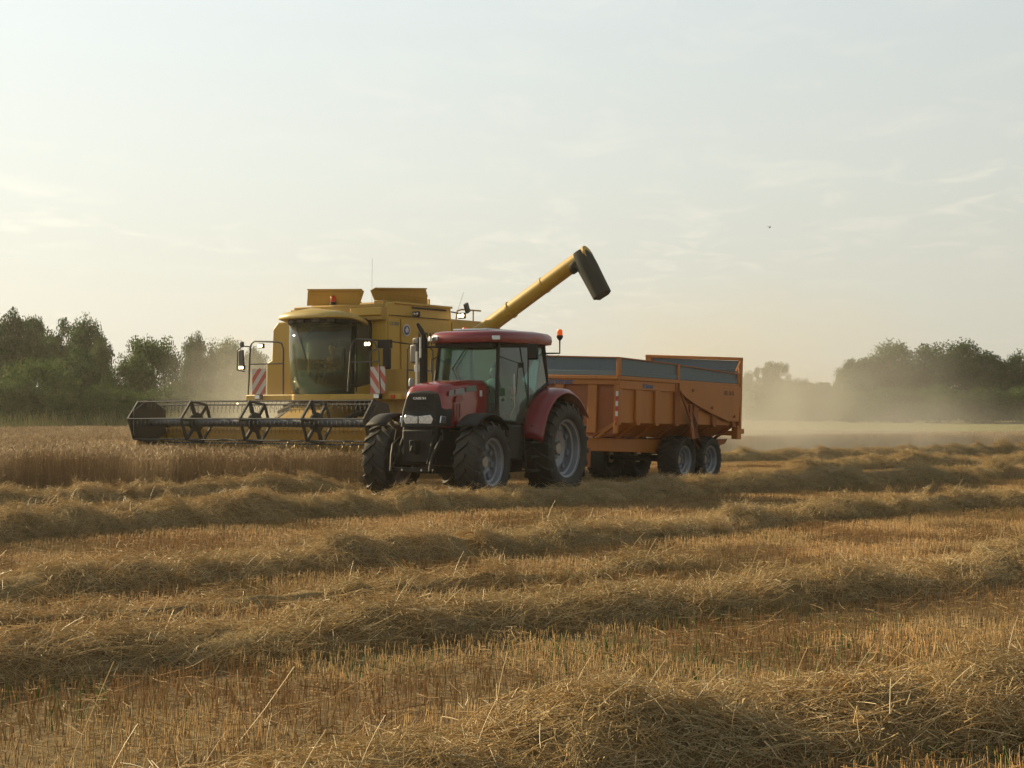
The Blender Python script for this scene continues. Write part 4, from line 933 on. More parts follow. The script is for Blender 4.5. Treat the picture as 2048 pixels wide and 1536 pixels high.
# ------------------------------------------------------------------ combine harvester
def make_combine():
    C = empty('combine_harvester', (-6.0, 38.53, 0.0), (0, 0, rad(180 - 33)))
    tag(C, 'yellow combine harvester with its tank covers open and unloading auger raised', 'combine harvester')
    # --- reel
    RZ = 1.365; RR = .53
    axle = MB().tube([(-3.62, 0, RZ), (3.62, 0, RZ)], .105, 20).build('reel', 'reeltube', C)
    va = [rad(9 + 60 * k) for k in range(6)]
    V = [(RR * math.cos(a), RZ + RR * math.sin(a)) for a in va]
    def bar(b, p, q, x0, x1, w_):
        p = Vector((p[0], p[1])); q = Vector((q[0], q[1])); d = (q - p).normalized(); n = Vector((-d.y, d.x)) * w_ / 2
        b.prism([tuple(p + n), tuple(p - n), tuple(q - n), tuple(q + n)], 'x', x0, x1)
    for x in (-1.86, 0.0, 1.86):
        b = MB(); c = (0, RZ)
        for k in range(6):
            bar(b, V[k], V[(k + 1) % 6], x - .022, x + .022, .055)
            m_ = (V[k][0] * .40, RZ + (V[k][1] - RZ) * .40)
            bar(b, V[k], m_, x - .026, x + .026, .085)
        b.lathe([(.10, .03), (.235, .03), (.235, -.03), (.10, -.03)], 'x', (x, 0, RZ), 12)
        b.build('reel_spider', 'reel', axle)
    for x, s in ((-3.62, -1), (3.62, 1)):
        b = MB(); b.prism([(y * 1.04, RZ + (z - RZ) * 1.04) for y, z in V], 'x', x - .02, x + .02)
        b.prism([(y * .8, RZ + (z - RZ) * .8) for y, z in V], 'x', x + s * .02, x + s * .05); b.lathe([(0, s * .02), (.16, s * .02), (.12, s * .10), (0, s * .12)], 'x', (x, 0, RZ), 14)
        b.build('reel_end_shield', 'reel', axle, .006)
    q = MB(); q.prism([(y * 1.03, RZ + (z - RZ) * 1.03) for y, z in [(.60 * math.cos(a + .35), RZ + .56 * math.sin(a + .35)) for a in va]], 'x', 3.40, 3.43); q.build('reel_end_shield', 'reel', axle, .006)
    for k in range(6):
        y, z = V[k]
        bt = MB().tube([(-3.6, y, z), (3.6, y, z)], .019, 7).build('reel_bat', 'reel', axle)
        b = MB()
        for i in range(56):
            x = -3.52 + i * .128; b.tube([(x, y, z), (x + .004, y + .03, z - .10), (x, y + .01, z - .19)], .006, 3)
        t = b.build('reel_tines', 'reel', bt); t['kind'] = 'stuff'
    # --- header table
    b = MB(); b.prism([(-.86, .46), (-.86, 1.17), (-.94, 1.17), (-.94, .40)], 'x', -3.70, 3.70); b.prism([(.42, .30), (-.86, .40), (-.94, .38), (.42, .26)], 'x', -3.70, 3.70)
    hd = b.build('header_table', 'yellow_old', C, .008)
    b = MB(); b.box(-3.70, 3.70, -.99, -.84, 1.16, 1.27); b.build('header_beam', 'yellow_old', hd, .015)
    b = MB(); b.tube([(-3.6, -.48, .70), (3.6, -.48, .70)], .17, 18)
    for s in (-1, 1):
        pts = []
        for i in range(190):
            a = i * .42; x = s * (.55 + i * .0158); pts.append((x, -.48 + .26 * math.cos(a * s), .70 + .26 * math.sin(a * s)))
        b.tube(pts, .03, 5)
    b.build('header_auger', 'yellow_old', hd)
    for s in (-1, 1):
        b = MB(); b.prism([(-1.0, .30), (-1.0, 1.22), (-.55, 1.22), (.1, .92), (.35, .5), (.5, .26), (.3, .20)], 'x', s * 3.72, s * 3.80); b.build('crop_divider', 'yellow_old', hd, .01)
        b = MB(); b.tube([(s * 3.66, -.9, 1.25), (s * 3.66, 0, RZ)], .04, 8); b.tube([(s * 3.66, -.7, .8), (s * 3.66, -.15, 1.28)], .028, 8); b.build('reel_arm', 'frame', hd)
    b = MB(); b.box(-3.7, 3.7, .40, .46, .27, .31)
    for i in range(96): x = -3.65 + i * .0768; b.add([(x - .02, .44, .29), (x + .02, .44, .29), (x, .60, .30)], [(0, 1, 2)])
    b.build('cutter_bar', 'frame', hd)
    # --- feeder house and chassis
    b = MB(); b.prism([(-.95, .42), (-.95, 1.15), (-2.5, 1.95), (-3.3, 2.05), (-3.3, 1.1)], 'x', -.62, .62); b.build('feeder_house', 'yellow_old', C, .02)
    b = MB(); b.box(-1.15, 1.15, -7.9, -2.9, 1.05, 1.95); b.box(-1.45, 1.45, -3.75, -3.35, .75, 1.15); b.box(-1.0, 1.0, -7.6, -7.2, .5, 1.1); b.build('chassis', 'frame', C, .02)
    wheel(C, (-1.52, -3.55, .95), .95, .72, .44, -1, 20, .05, rimmat='yellow_old'); wheel(C, (1.52, -3.55, .95), .95, .72, .44, 1, 20, .05, rimmat='yellow_old')
    wheel(C, (-1.3, -7.4, .62), .62, .45, .30, -1, 18, .035, rimmat='yellow_old'); wheel(C, (1.3, -7.4, .62), .62, .45, .30, 1, 18, .035, rimmat='yellow_old')
    # --- body
    b = MB(); b.prism([(-3.12, 1.95), (-3.12, 4.22), (-3.25, 4.32), (-5.85, 4.32), (-5.88, 4.02), (-8.1, 4.02), (-8.35, 3.6), (-8.35, 1.3), (-4.7, 1.3), (-4.5, 1.95)], 'x', -1.47, 1.02)
    body = b.build('body', 'yellow', C, .03)
    b = MB(); b.box(-1.52, 1.07, -5.86, -3.45, 4.28, 4.335); b.build('tank_rim', 'yellow', body, .01)
    b = MB(); b.box(-1.515, -1.475, -5.6, -4.15, 4.20, 4.24); b.box(-1.50, -1.474, -5.75, -3.2, 3.98, 3.995); b.build('side_rail', 'black', body)
    for s in (-1,):
        q = MB(); q.prism([(-3.16, 2.05), (-3.16, 3.90), (-3.62, 3.90), (-3.62, 2.05)], 'x', s * 1.474, s * 1.50); q.build('side_panel', 'yellow', body, .01)
        q = MB(); q.prism([(-3.68, 2.35), (-3.68, 3.92), (-5.80, 3.92), (-5.80, 2.10), (-4.9, 1.9)], 'x', s * 1.474, s * 1.51); q.build('side_panel', 'yellow', body, .012)
        q = MB(); q.prism([(-5.86, 2.05), (-5.86, 3.92), (-8.0, 3.92), (-8.25, 3.5), (-8.2, 1.7), (-6.4, 1.6)], 'x', s * 1.474, s * 1.51); q.build('side_panel', 'yellow', body, .012)
    text('maker_lettering', 'NEW HOLLAND', .47, 'letter_black', body, (-1.516, -5.40, 3.43), (rad(90), 0, rad(-90)), sx=.60, bold=.008)
    q = MB(); q.lathe([(0, 0), (.150, 0), (.150, .01), (0, .01)][::-1], 'x', (-1.530, -3.86, 3.64), 28); em = q.build('emblem', 'white', body)
    q = MB(); q.lathe([(0, 0), (.118, 0), (.118, .008), (0, .008)][::-1], 'x', (-1.540, -3.86, 3.64), 28); q.build('emblem_disc', 'emblem_blue', em)
    q = MB(); q.prism([(-3.90, 3.57), (-3.93, 3.65), (-3.86, 3.73), (-3.79, 3.65), (-3.82, 3.57), (-3.86, 3.60)], 'x', -1.545, -1.541); q.build('emblem_leaf', 'white', em)
    text('model_lettering', 'CX 820', .12, 'decal_green', body, (-1.506, -3.38, 3.78), (rad(90), 0, rad(-90)), sx=1.0, bold=.002)
    # front bulkhead beside and below the cab
    b = MB(); b.prism([(1.24, 2.0), (2.05, 2.0), (2.05, 2.85), (1.88, 2.92), (1.84, 3.70), (1.66, 3.88), (1.24, 3.88)], 'y', -2.85, -2.72); b.build('right_shield', 'yellow', body, .02)
    b = MB(); b.box(-1.47, 1.47, -3.11, -2.95, 3.86, 4.20); b.prism([(1.35, 4.18), (1.35, 4.26), (-1.4, 4.26), (-1.4, 4.18)], 'y', -2.95, -3.3); b.build('tank_front', 'yellow_old', body, .02)
    b = MB(); b.prism([(-3.10, 3.90), (-2.9, 3.98), (-2.9, 4.16), (-3.1, 4.20)], 'x', -1.46, -.5); b.build('roof_step', 'yellow', body, .015)
    # tank covers, opened
    def flap(pts, name='tank_cover', mat='yellow_old', th=.02):
        c = [Vector(p) for p in pts]; n = (c[1] - c[0]).cross(c[2] - c[0]).normalized() * th; k = len(c)
        return MB().add([p + n for p in c] + [p - n for p in c], [tuple(range(k)), tuple(range(2 * k - 1, k - 1, -1))] + [(i, i + k, (i + 1) % k + k, (i + 1) % k) for i in range(k)]).build(name, mat, body, .006, smooth=False)
    f = flap([(1.02, -3.08, 4.30), (-.66, -3.08, 4.27), (-.88, -2.97, 4.57), (-.82, -2.93, 4.64), (.84, -2.93, 4.70), (.90, -2.97, 4.62), (.93, -3.0, 4.5)])
    q = MB(); q.prism([(-.80, 4.60), (.84, 4.665), (.84, 4.70), (-.80, 4.635)], 'y', -2.90, -2.86); q.build('cover_lip', 'yellow_old', f)
    f = flap([(-1.0, -3.28, 4.31), (-1.0, -5.45, 4.34), (-1.10, -5.30, 4.55), (-1.10, -5.32, 4.60), (-1.18, -5.12, 4.78), (-1.18, -3.06, 4.66), (-1.10, -2.96, 4.58)])
    q = MB(); q.prism([(-3.10, 4.625), (-5.12, 4.745), (-5.12, 4.78), (-3.10, 4.66)], 'x', -1.20, -1.24); q.build('cover_lip', 'yellow_old', f)
    q = MB(); q.box(-1.05, -1.01, -5.3, -3.3, 4.315, 4.35); q.build('cover_seal', 'black', f)
    flap([(1.0, -3.3, 4.31), (1.0, -5.6, 4.31), (1.18, -5.3, 4.62), (1.18, -3.4, 4.62)]); flap([(.9, -5.7, 4.31), (-.9, -5.7, 4.31), (-.8, -5.85, 4.55), (.8, -5.85, 4.55)])
    q = MB(); q.box(-1.35, -1.05, -3.35, -3.15, 4.26, 4.36); q.build('cover_hinge', 'yellow_old', body, .01)
    # rail and engine cover behind the tank
    q = MB(); q.tube([(-1.35, -6.25, 4.02), (-1.35, -6.3, 4.25), (-1.35, -6.5, 4.30), (-1.35, -7.4, 4.31)], .022, 7); q.tube([(-1.35, -7.05, 4.02), (-1.35, -7.05, 4.30)], .02, 6); q.build('rear_rail', 'yellow_old', body)
    # --- cab
    zf, zt = 2.02, 3.78
    xs = [.98 * math.sin(rad(-90 + 180 * i / 16)) for i in range(17)]
    def wy(x, k=1.0): return -2.52 + .56 * math.sqrt(max(0, 1 - (x / 1.0) ** 2)) * k
    P = []
    for z, lean in ((0, 0), (.35, .03), (.7, .05), (1.0, .02)):
        row = []
        for x in xs:
            zb = 2.05 + .16 * (abs(x) / 1.0) ** 2.5
            row.append((x * (.97 + .03 * z), wy(x) + lean + (.0 if z else -.02), zb + (zt - zb) * z))
        P.append(row)
    MB().grid(P).build('windscreen', 'glass_c', C, angle=60, solid=.008)
    for s in (-1, 1):
        q = MB(); q.prism([(-2.54, 2.30), (-2.54, 3.78), (-3.08, 3.78), (-3.08, 2.2)], 'x', s * .985, s * .997); q.build('side_glass', 'glass_door' if s < 0 else 'glass_c', C)
        q = MB(); q.tube([(s * .985, -2.53, 2.1), (s * .995, -2.53, 3.8)], .028, 8); q.tube([(s * .985, -3.09, 2.1), (s * .99, -3.09, 3.8)], .035, 8); q.build('cab_pillar', 'black' if s < 0 else 'yellow_old', C)
        q = MB(); q.prism([(-2.50, 2.02), (-2.50, 2.20), (-3.1, 2.30), (-3.1, 2.02)], 'x', s * .97, s * 1.0); q.build('door_sill', 'yellow', C)
    b = MB(); b.box(-1.02, 1.02, -3.12, -3.09, 2.0, 3.8); b.build('cab_rear_wall', 'interior', C)
    b = MB(); pl = [(x, wy(x) - .01) for x in xs] + [(.98, -3.09), (-.98, -3.09)]
    b.prism(pl, 'z', 1.93, 2.02); b.build('cab_floor', 'interior', C)
    pl = [(x * 1.02, wy(x) + .05) for x in xs] + [(1.0, -3.09), (-1.0, -3.09)]
    MB().prism(pl, 'z', 3.775, 3.90).build('light_band', 'black', C, .01)
    for x in (-.62, -.25, .25, .62): q = MB(); q.obox((x, wy(x) + .075, 3.835), (.20, .05, .08), (0, 0, -x * .5)); q.build('roof_lamp', 'grey', C, .01)
    # roof: overhangs in front, its edge sweeping down towards the rear of the side
    secs = []
    n = 32; outl = []
    for i in range(n):
        a = 2 * math.pi * i / n; ca, sa = math.cos(a), math.sin(a)
        x = 1.14 * math.copysign(abs(ca) ** .62, ca); y = -2.48 + .78 * math.copysign(abs(sa) ** .75, sa)
        outl.append((x, y))
    for k, dz in ((.90, 0.0), (.99, .005), (1.0, .035), (.985, .09), (.90, .145), (.6, .20), (.2, .215)):
        row = []
        for x, y in outl:
            yy = -2.48 + (y + 2.48) * k; edge = 3.885 - .15 * max(0, min(1, (-2.0 - y) / .9)) ** 1.5
            row.append((x * k, yy, edge + dz + (.06 * (1 - abs(x)) if dz > .1 else 0) + (3.885 - edge) * (1 - k) ))
        secs.append(row)
    loft(secs).build('cab_roof', 'roof_yellow', C, angle=60)
    q = MB(); q.lathe([(0, -.05), (.07, -.05), (.07, .02), (0, .02)], 'z', (.10, -2.98, 4.33), 16); bc = q.build('beacon', 'black', C); q = MB(); q.lathe([(.062, .02), (.060, .15), (.045, .17), (0, .175)], 'z', (.10, -2.98, 4.33), 18); q.build('beacon_lens', 'redlens', bc)
    q = MB(); q.tube([(-.95, -3.2, 4.3), (-.96, -3.2, 5.4)], .003, 5); q.build('antenna', 'black', C)
    q = MB(); q.tube([(-1.40, -6.2, 4.15), (-1.42, -6.5, 4.75)], .004, 5); q.build('antenna', 'black', C)
    # platform beam, warning boards, lamps
    b = MB(); b.box(-2.75, 2.12, -2.26, -2.02, 1.90, 2.04); b.prism([(x, wy(x) + .06) for x in xs] + [(.98, -2.6), (-.98, -2.6)], 'z', 1.86, 2.04); b.build('front_beam', 'yellow', C, .02)
    for x0, mt in ((1.60, 'stripe_a'), (-2.12, 'stripe_b')):
        q = MB(); q.box(-.215, .215, -.012, .012, -.32, .32); o = q.build('warning_board', mt, C, .004); o.location = (x0, -1.93, 2.36)
        q = MB(); q.tube([(x0, -1.95, 2.0), (x0, -1.95, 2.7)], .012, 5); q.build('board_bracket', 'black', C)
        q = MB(); q.obox((x0 - .02, -1.90, 1.98), (.20, .10, .13), (0, 0, 0)); a = q.build('lower_lamp', 'black', C, .015)
        q = MB(); q.obox((x0 - .02, -1.845, 1.98), (.15, .012, .09), (0, 0, 0)); q.build('lamp_lens', 'lampglass', a)
    q = MB(); q.lathe([(0, 0), (.03, 0), (.03, .02), (0, .02)], 'y', (1.45, -1.0, 1.80), 10); q.build('marker_lamp', 'lit_small', C)
    q = MB(); q.box(-2.56, -2.44, -2.015, -1.99, 1.93, 2.01); q.build('side_reflector', 'redlens', C)
    for s, pts in ((1, [(1.95, 2.04), (1.88, 3.22), (1.84, 3.32), (1.74, 3.37), (1.0, 3.34), (.86, 3.30), (.80, 3.16), (.80, 2.04)]), (-1, [(-1.22, 2.10), (-1.31, 3.09), (-1.38, 3.28), (-1.49, 3.34), (-1.90, 3.32), (-2.05, 3.24), (-2.15, 3.03), (-2.20, 2.04)])):
        q = MB(); q.tube([(x, -1.92, z) for x, z in pts], .022, 8); q.tube([(pts[1][0], -1.92, 2.80), (pts[-2][0], -1.92, 2.80)], .015, 6); q.build('handrail_frame', 'grey', C)
    def worklamp(x, y, z, lit=True, s=1.0):
        q = MB(); q.obox((x, y - .04, z), (.20 * s, .08, .14 * s), (0, 0, 0)); a = q.build('work_lamp', 'black', C, .02)
        q = MB()
        for dx in (-.045, .045): q.lathe([(0, .012), (.035 * s, .008), (.045 * s, 0), (0, -.01)], 'y', (x + dx * s, y + .006, z), 14)
        q.build('lamp_lens', 'lit' if lit else 'lampglass', a)
    worklamp(1.50, -1.86, 3.25, s=.85); worklamp(-1.86, -1.86, 3.22); worklamp(2.13, -1.86, 2.72, s=.85)
    worklamp(-1.72, -5.95, 4.10, s=1.1); worklamp(-1.62, -4.1, 4.05, False)
    q = MB(); q.obox((-1.80, -6.1, 4.30), (.08, .14, .26), (rad(-25), rad(0), 0)); q.tube([(-1.5, -5.8, 4.2), (-1.7, -5.95, 4.15)], .02, 6); q.build('mirror', 'grey', C, .03)
    # right mirror on its bracket
    q = MB(); q.tube([(1.90, -1.92, 3.24), (2.14, -1.92, 3.26), (2.30, -1.92, 3.16), (2.32, -1.92, 2.66), (2.06, -1.92, 2.62)], .015, 6); a = q.build('mirror_arm', 'black', C)
    q = MB(); q.obox((2.16, -1.90, 2.96), (.16, .07, .40), (0, rad(4), 0)); q.obox((2.14, -1.90, 3.30), (.10, .07, .14), (0, rad(4), 0)); q.build('mirror', 'grey', a, .02)
    q = MB(); q.obox((-2.20, -2.1, 3.22), (.36, .10, .20), (0, 0, 0)); q.tube([(-1.6, -2.0, 3.34), (-2.2, -2.1, 3.30), (-2.9, -2.2, 3.20)], .016, 6); a = q.build('mirror_arm', 'black', C)
    q = MB(); q.obox((-2.26, -2.1, 2.87), (.22, .08, .50), (0, 0, 0)); q.build('mirror', 'black', a, .03)
    # ladder platform with rails on the left
    b = MB(); b.box(-2.75, -1.53, -3.35, -2.27, 1.98, 2.03); pf = b.build('platform', 'yellow_old', C, .008)
    for pts in ([(-2.72, -2.30, 2.03), (-2.72, -2.30, 3.08), (-2.72, -2.42, 3.20), (-2.72, -3.2, 3.18), (-2.72, -3.32, 3.08), (-2.72, -3.32, 2.03)], [(-2.72, -2.3, 2.6), (-2.72, -3.32, 2.6)], [(-1.62, -2.3, 2.03), (-1.60, -2.3, 3.05), (-1.62, -2.5, 3.12)]):
        q = MB(); q.tube(pts, .02, 7); q.build('handrail', 'grey', pf)
    b = MB(); b.box(-2.70, -2.0, -2.30, -2.28, 2.1, 2.62); b.build('toe_panel', 'yellow_old', pf, .004)
    b = MB()
    for k in range(5): b.box(-3.05 - .06 * k, -2.75 - .06 * k, -2.85, -2.45, 1.75 - .27 * k, 1.78 - .27 * k)
    for y in (-2.85, -2.45): b.tube([(-2.78, y, 2.0), (-3.22, y, .55)], .02, 6)
    b.build('ladder', 'frame', pf)
    b = MB(); b.prism([(-1.55, 1.35), (-2.3, 1.35), (-2.1, 1.95), (-1.55, 1.95)], 'y', -2.6, -3.0); b.prism([(-1.3, .9), (-2.4, 1.05), (-2.2, 1.3), (-1.2, 1.5)], 'y', -2.3, -2.5); b.build('drive_guard', 'yellow', C, .02)
    b = MB(); b.tube([(-1.2, -1.0, 1.2), (-1.6, -2.2, 1.7)], .045, 8); b.tube([(-.7, -1.1, 1.0), (-1.0, -2.6, 1.6)], .05, 8); b.build('header_shaft', 'frame', C)
    # cab interior
    b = MB(); b.box(-.26, .26, -3.02, -2.6, 2.3, 2.48); b.obox((0, -3.0, 2.85), (.50, .12, .75), (rad(6), 0, 0)); b.obox((0, -3.03, 3.32), (.28, .08, .2), (0, 0, 0)); b.build('seat', 'seat', C, .04)
    b = MB(); b.tube([(0, -2.15, 2.03), (0, -2.28, 2.72)], .05, 8); b.obox((0, -2.3, 2.74), (.26, .18, .05), (rad(25), 0, 0)); b.box(-.8, -.42, -3.0, -2.4, 2.3, 2.62); b.obox((-.6, -2.3, 2.85), (.2, .05, .28), (0, 0, .3)); b.build('dashboard', 'interior', C, .01)
    ring = [(.19 * math.cos(k * math.pi / 12), -2.34 + .16 * math.sin(k * math.pi / 12), 2.80 + .10 * math.sin(k * math.pi / 12)) for k in range(24)]
    q = MB(); q.tube(ring, .014, 6, closed=True); q.tube([ring[0], ring[12]], .01, 6); q.build('steering_wheel', 'interior', C)
    q = MB(); q.box(.50, .76, -2.62, -2.60, 3.1, 3.42); q.tube([(.72, -2.3, 3.75), (.4, -2.0, 3.0)], .012, 5); q.tube([(.40, -1.9, 3.78), (.02, -1.93, 2.75)], .010, 5); q.build('wiper', 'black', C)
    # unloading auger
    A = Vector((-1.45, -5.5, 2.93)); Bp = Vector((-5.76, -5.5, 5.46)); d = (Bp - A).normalized()
    b = MB(); b.tube([A - d * .2, A, Bp], [.20, .205, .195], 24); b.tube([A - d * .1, Vector((-1.45, -5.5, 2.2))], .22, 20); au = b.build('unloading_auger', 'yellow', C)
    b = MB(); b.tube([A + d * 2.4, A + d * 2.46], .225, 24); b.tube([Bp - d * .02, Bp + d * .03], .205, 24); b.tube([A + d * 3.55, A + d * 3.60], .212, 24); b.tube([A + d * 1.2, A + d * 1.25], .218, 24); b.tube([A + d * .4 + Vector((0, .1, -.2)), A + d * 3.5 + Vector((0, .1, -.19))], .016, 6); b.build('auger_collar', 'yellow', au)
    dn = Vector((-.56, 0.02, -.95)).normalized()
    s0 = Bp - d * .14 - Vector((0, 0, .04)); b = MB()
    px_ = Vector((0, 1, 0)); side = dn.cross(px_).normalized()
    secs = []
    for t_, w1, w2 in ((-.16, .17, .20), (.0, .235, .23), (.25, .24, .23), (.6, .225, .22), (1.0, .215, .21), (1.08, .21, .205)):
        c = s0 + dn * t_; row = []
        for k in range(20):
            a = 2 * math.pi * k / 20; row.append(tuple(c + px_ * (w2 * math.copysign(abs(math.cos(a)) ** .7, math.cos(a))) + side * (w1 * math.copysign(abs(math.sin(a)) ** .7, math.sin(a))) + Vector((.012 * math.sin(k * 2.3), 0, .012 * math.cos(k * 1.7 + t_ * 3)))))
        secs.append(row)
    loft(secs, caps=True).build('rubber_spout', 'spout', au, angle=50)
    q = MB(); bb = s0 - d * .22
    secs = [[tuple(bb + (d * x_) + Vector((0, .215 * math.cos(a), .0)) + Vector((0, 0, .215 * math.sin(a))) ) for a in [rad(180 + 12 * i) for i in range(16)]] for x_ in (-.10, .25)]
    MB().grid(secs).build('spout_saddle', 'spout', au, solid=.012)
    Rm = Matrix.Translation(C.location) @ Euler(C.rotation_euler).to_matrix().to_4x4()
    person('person', 'person in a brown shirt at the wheel of the yellow combine', Rm @ Vector((0, -2.86, 2.44)), C.rotation_euler.z, 'shirt2', {'l': ((-.30, .10, .30), (-.15, .36, .38)), 'r': ((.32, .10, .32), (.15, .38, .40))})
    return C
make_combine()

# ------------------------------------------------------------------ trees
def leaf_mat(name, a, b, trans=0.25):
    m, out = newmat(name)
    at = nt.nodes.new('ShaderNodeAttribute'); at.attribute_name = 'tint'
    c = mixc(at.outputs['Fac'], a, b)
    p = principled(c, 0.65, 0, 0.25); tl = nt.nodes.new('ShaderNodeBsdfTranslucent'); nt.links.new(mixc(1.0, c, (1.3, 1.5, 0.7), 'MULTIPLY'), tl.inputs[0])
    mx = nt.nodes.new('ShaderNodeMixShader'); mx.inputs[0].default_value = trans
    nt.links.new(p.outputs[0], mx.inputs[1]); nt.links.new(tl.outputs[0], mx.inputs[2]); nt.links.new(mx.outputs[0], out.inputs[0]); return m
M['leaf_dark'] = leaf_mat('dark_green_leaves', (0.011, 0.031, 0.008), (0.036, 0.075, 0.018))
M['leaf_mid'] = leaf_mat('mid_green_leaves', (0.022, 0.042, 0.011), (0.075, 0.11, 0.028))
M['leaf_light'] = leaf_mat('light_green_leaves', (0.028, 0.052, 0.012), (0.082, 0.122, 0.028))
M['bark'] = paint('bark', (0.07, 0.05, 0.035), 0.95, 0.0)
def crown_mesh(seed, kind):
    """unit tree: height 1, foliage of many small leaf faces gathered in clumps"""
    g = np.random.default_rng(seed)
    nclump, nleaf, ls, mat = {'round': (150, 150, .034, 'leaf_dark'), 'bush': (110, 140, .036, 'leaf_light'), 'mid': (135, 150, .035, 'leaf_mid'), 'poplar': (90, 90, .022, 'leaf_dark'), 'oak': (210, 140, .030, 'leaf_dark')}[kind]
    cs = []; 
    lobes = [(g.normal(0, .17), g.normal(0, .17), g.uniform(.45, .78), g.uniform(.14, .25)) for _ in range(7)]
    while len(cs) < nclump:
        p = g.uniform(-1, 1, 3)
        if kind == 'poplar':
            z = g.uniform(.06, 1.0); rr = .10 * math.sin(math.pi * min(1, z * .85 + .08)) ** .7; th = g.random() * 6.28
            cs.append((rr * math.cos(th) * g.random() ** .5, rr * math.sin(th) * g.random() ** .5, z, .035)); continue
        if kind in ('bush', 'mid'):
            q = p * np.array([.55, .5, .5]); r = np.linalg.norm(p)
            if r > 1 or r < .55: continue
            cs.append((q[0], q[1], .48 + q[2] * (.95 if kind == 'bush' else .98), g.uniform(.09, .15))); continue
        if g.random() < .55:
            lb = lobes[g.integers(0, len(lobes))]; v = p / (np.linalg.norm(p) + 1e-6) * g.uniform(.75, 1.0)
            cs.append((lb[0] + v[0] * lb[3], lb[1] + v[1] * lb[3], lb[2] + v[2] * lb[3] * .95, g.uniform(.06, .10)))
        else:
            r = np.linalg.norm(p)
            if r > 1 or r < .35: continue
            cs.append((p[0] * .36, p[1] * .36, .56 + p[2] * .40, g.uniform(.07, .12)))
    C_ = np.array(cs); top = (C_[:, 2] + C_[:, 3]).max(); C_[:, 2] *= 1.0 / top
    n = nclump * nleaf; ci = np.repeat(np.arange(nclump), nleaf)
    v = unit(g.normal(0, 1, (n, 3))); rr = C_[ci, 3] * g.uniform(.25, 1.15, n) ** .8
    pos = C_[ci, :3] + v * rr[:, None] * np.array([1.15, 1.15, .85])
    pos[:, 2] = np.maximum(pos[:, 2], .015)
    nn = unit(v + g.normal(0, .7, (n, 3))); t1 = unit(np.cross(nn, g.normal(0, 1, (n, 3)))); t2 = np.cross(nn, t1)
    s = ls * g.uniform(.45, 1.1, n)[:, None]
    V = np.stack([pos - t1 * s * .5, pos - t2 * s * .35, pos + t1 * s * .5, pos + t2 * s * .35], 1).reshape(-1, 3)
    Q = (np.arange(4)[None] + (np.arange(n) * 4)[:, None])
    tint = np.repeat(np.clip(g.random(n) * .6 + g.random(nclump)[ci] * .5 , 0, 1), 4)
    me = mesh_from_arrays('crown', V, Q, tint, mat)
    b = MB()
    tz = .30 if kind in ('round', 'oak') else .25
    b.tube([(0, 0, -.02), (.01, 0, tz * .5), (0, .01, tz), (.01, 0, .7 if kind != 'bush' else .5)], [.030, .024, .020, .008] if kind != 'poplar' else [.014, .012, .01, .004], 8)
    for i in range(9 if kind != 'poplar' else 3):
        c = C_[g.integers(0, nclump)]; z0 = g.uniform(.12, .45)
        b.tube([(0, 0, z0), (c[0] * .5, c[1] * .5, z0 * .45 + c[2] * .55), (c[0] * .95, c[1] * .95, c[2])], [.013, .009, .004], 6)
    tm = b.build('trunk', 'bark'); tme = tm.data; bpy.data.objects.remove(tm)
    return me, tme
KM = {k: [crown_mesh(500 + 10 * i + j, k) for j in range(nv)] for i, (k, nv) in enumerate((('round', 3), ('oak', 3), ('mid', 3), ('bush', 3), ('poplar', 1)))}
tree_count = [0]
def tree(u, top_v, Y, wpx, kind, name, label, cat='tree', group=None, var=None, rot=None):
    """u, top: where the tree's axis and top are seen; Y its distance; wpx the seen width"""
    X = (u - 1024) / 3300 * Y; gz = ground_z(X, Y); h = CAM_H + (828 - top_v) / 3300 * Y - gz; wd = wpx / 3300 * Y
    i = tree_count[0]; tree_count[0] += 1
    cm, tm = KM[kind][(var if var is not None else i) % len(KM[kind])]
    o = empty(name, (X, Y, gz), (0, 0, rot if rot is not None else i * 1.7))
    for nm, me in (('crown', cm), ('trunk', tm)):
        c = bpy.data.objects.new(nm, me); COL.objects.link(c); c.parent = o
        wk = {'round': .95, 'oak': .92, 'mid': 1.18, 'bush': 1.2, 'poplar': .26}[kind]
        k = wd / (wk * h); c.scale = (h * k, h * k, h)
    tag(o, label, cat, group); return o
GL, GR = 'trees in the hedge behind the left of the field', 'trees in the wood at the right edge of the field'
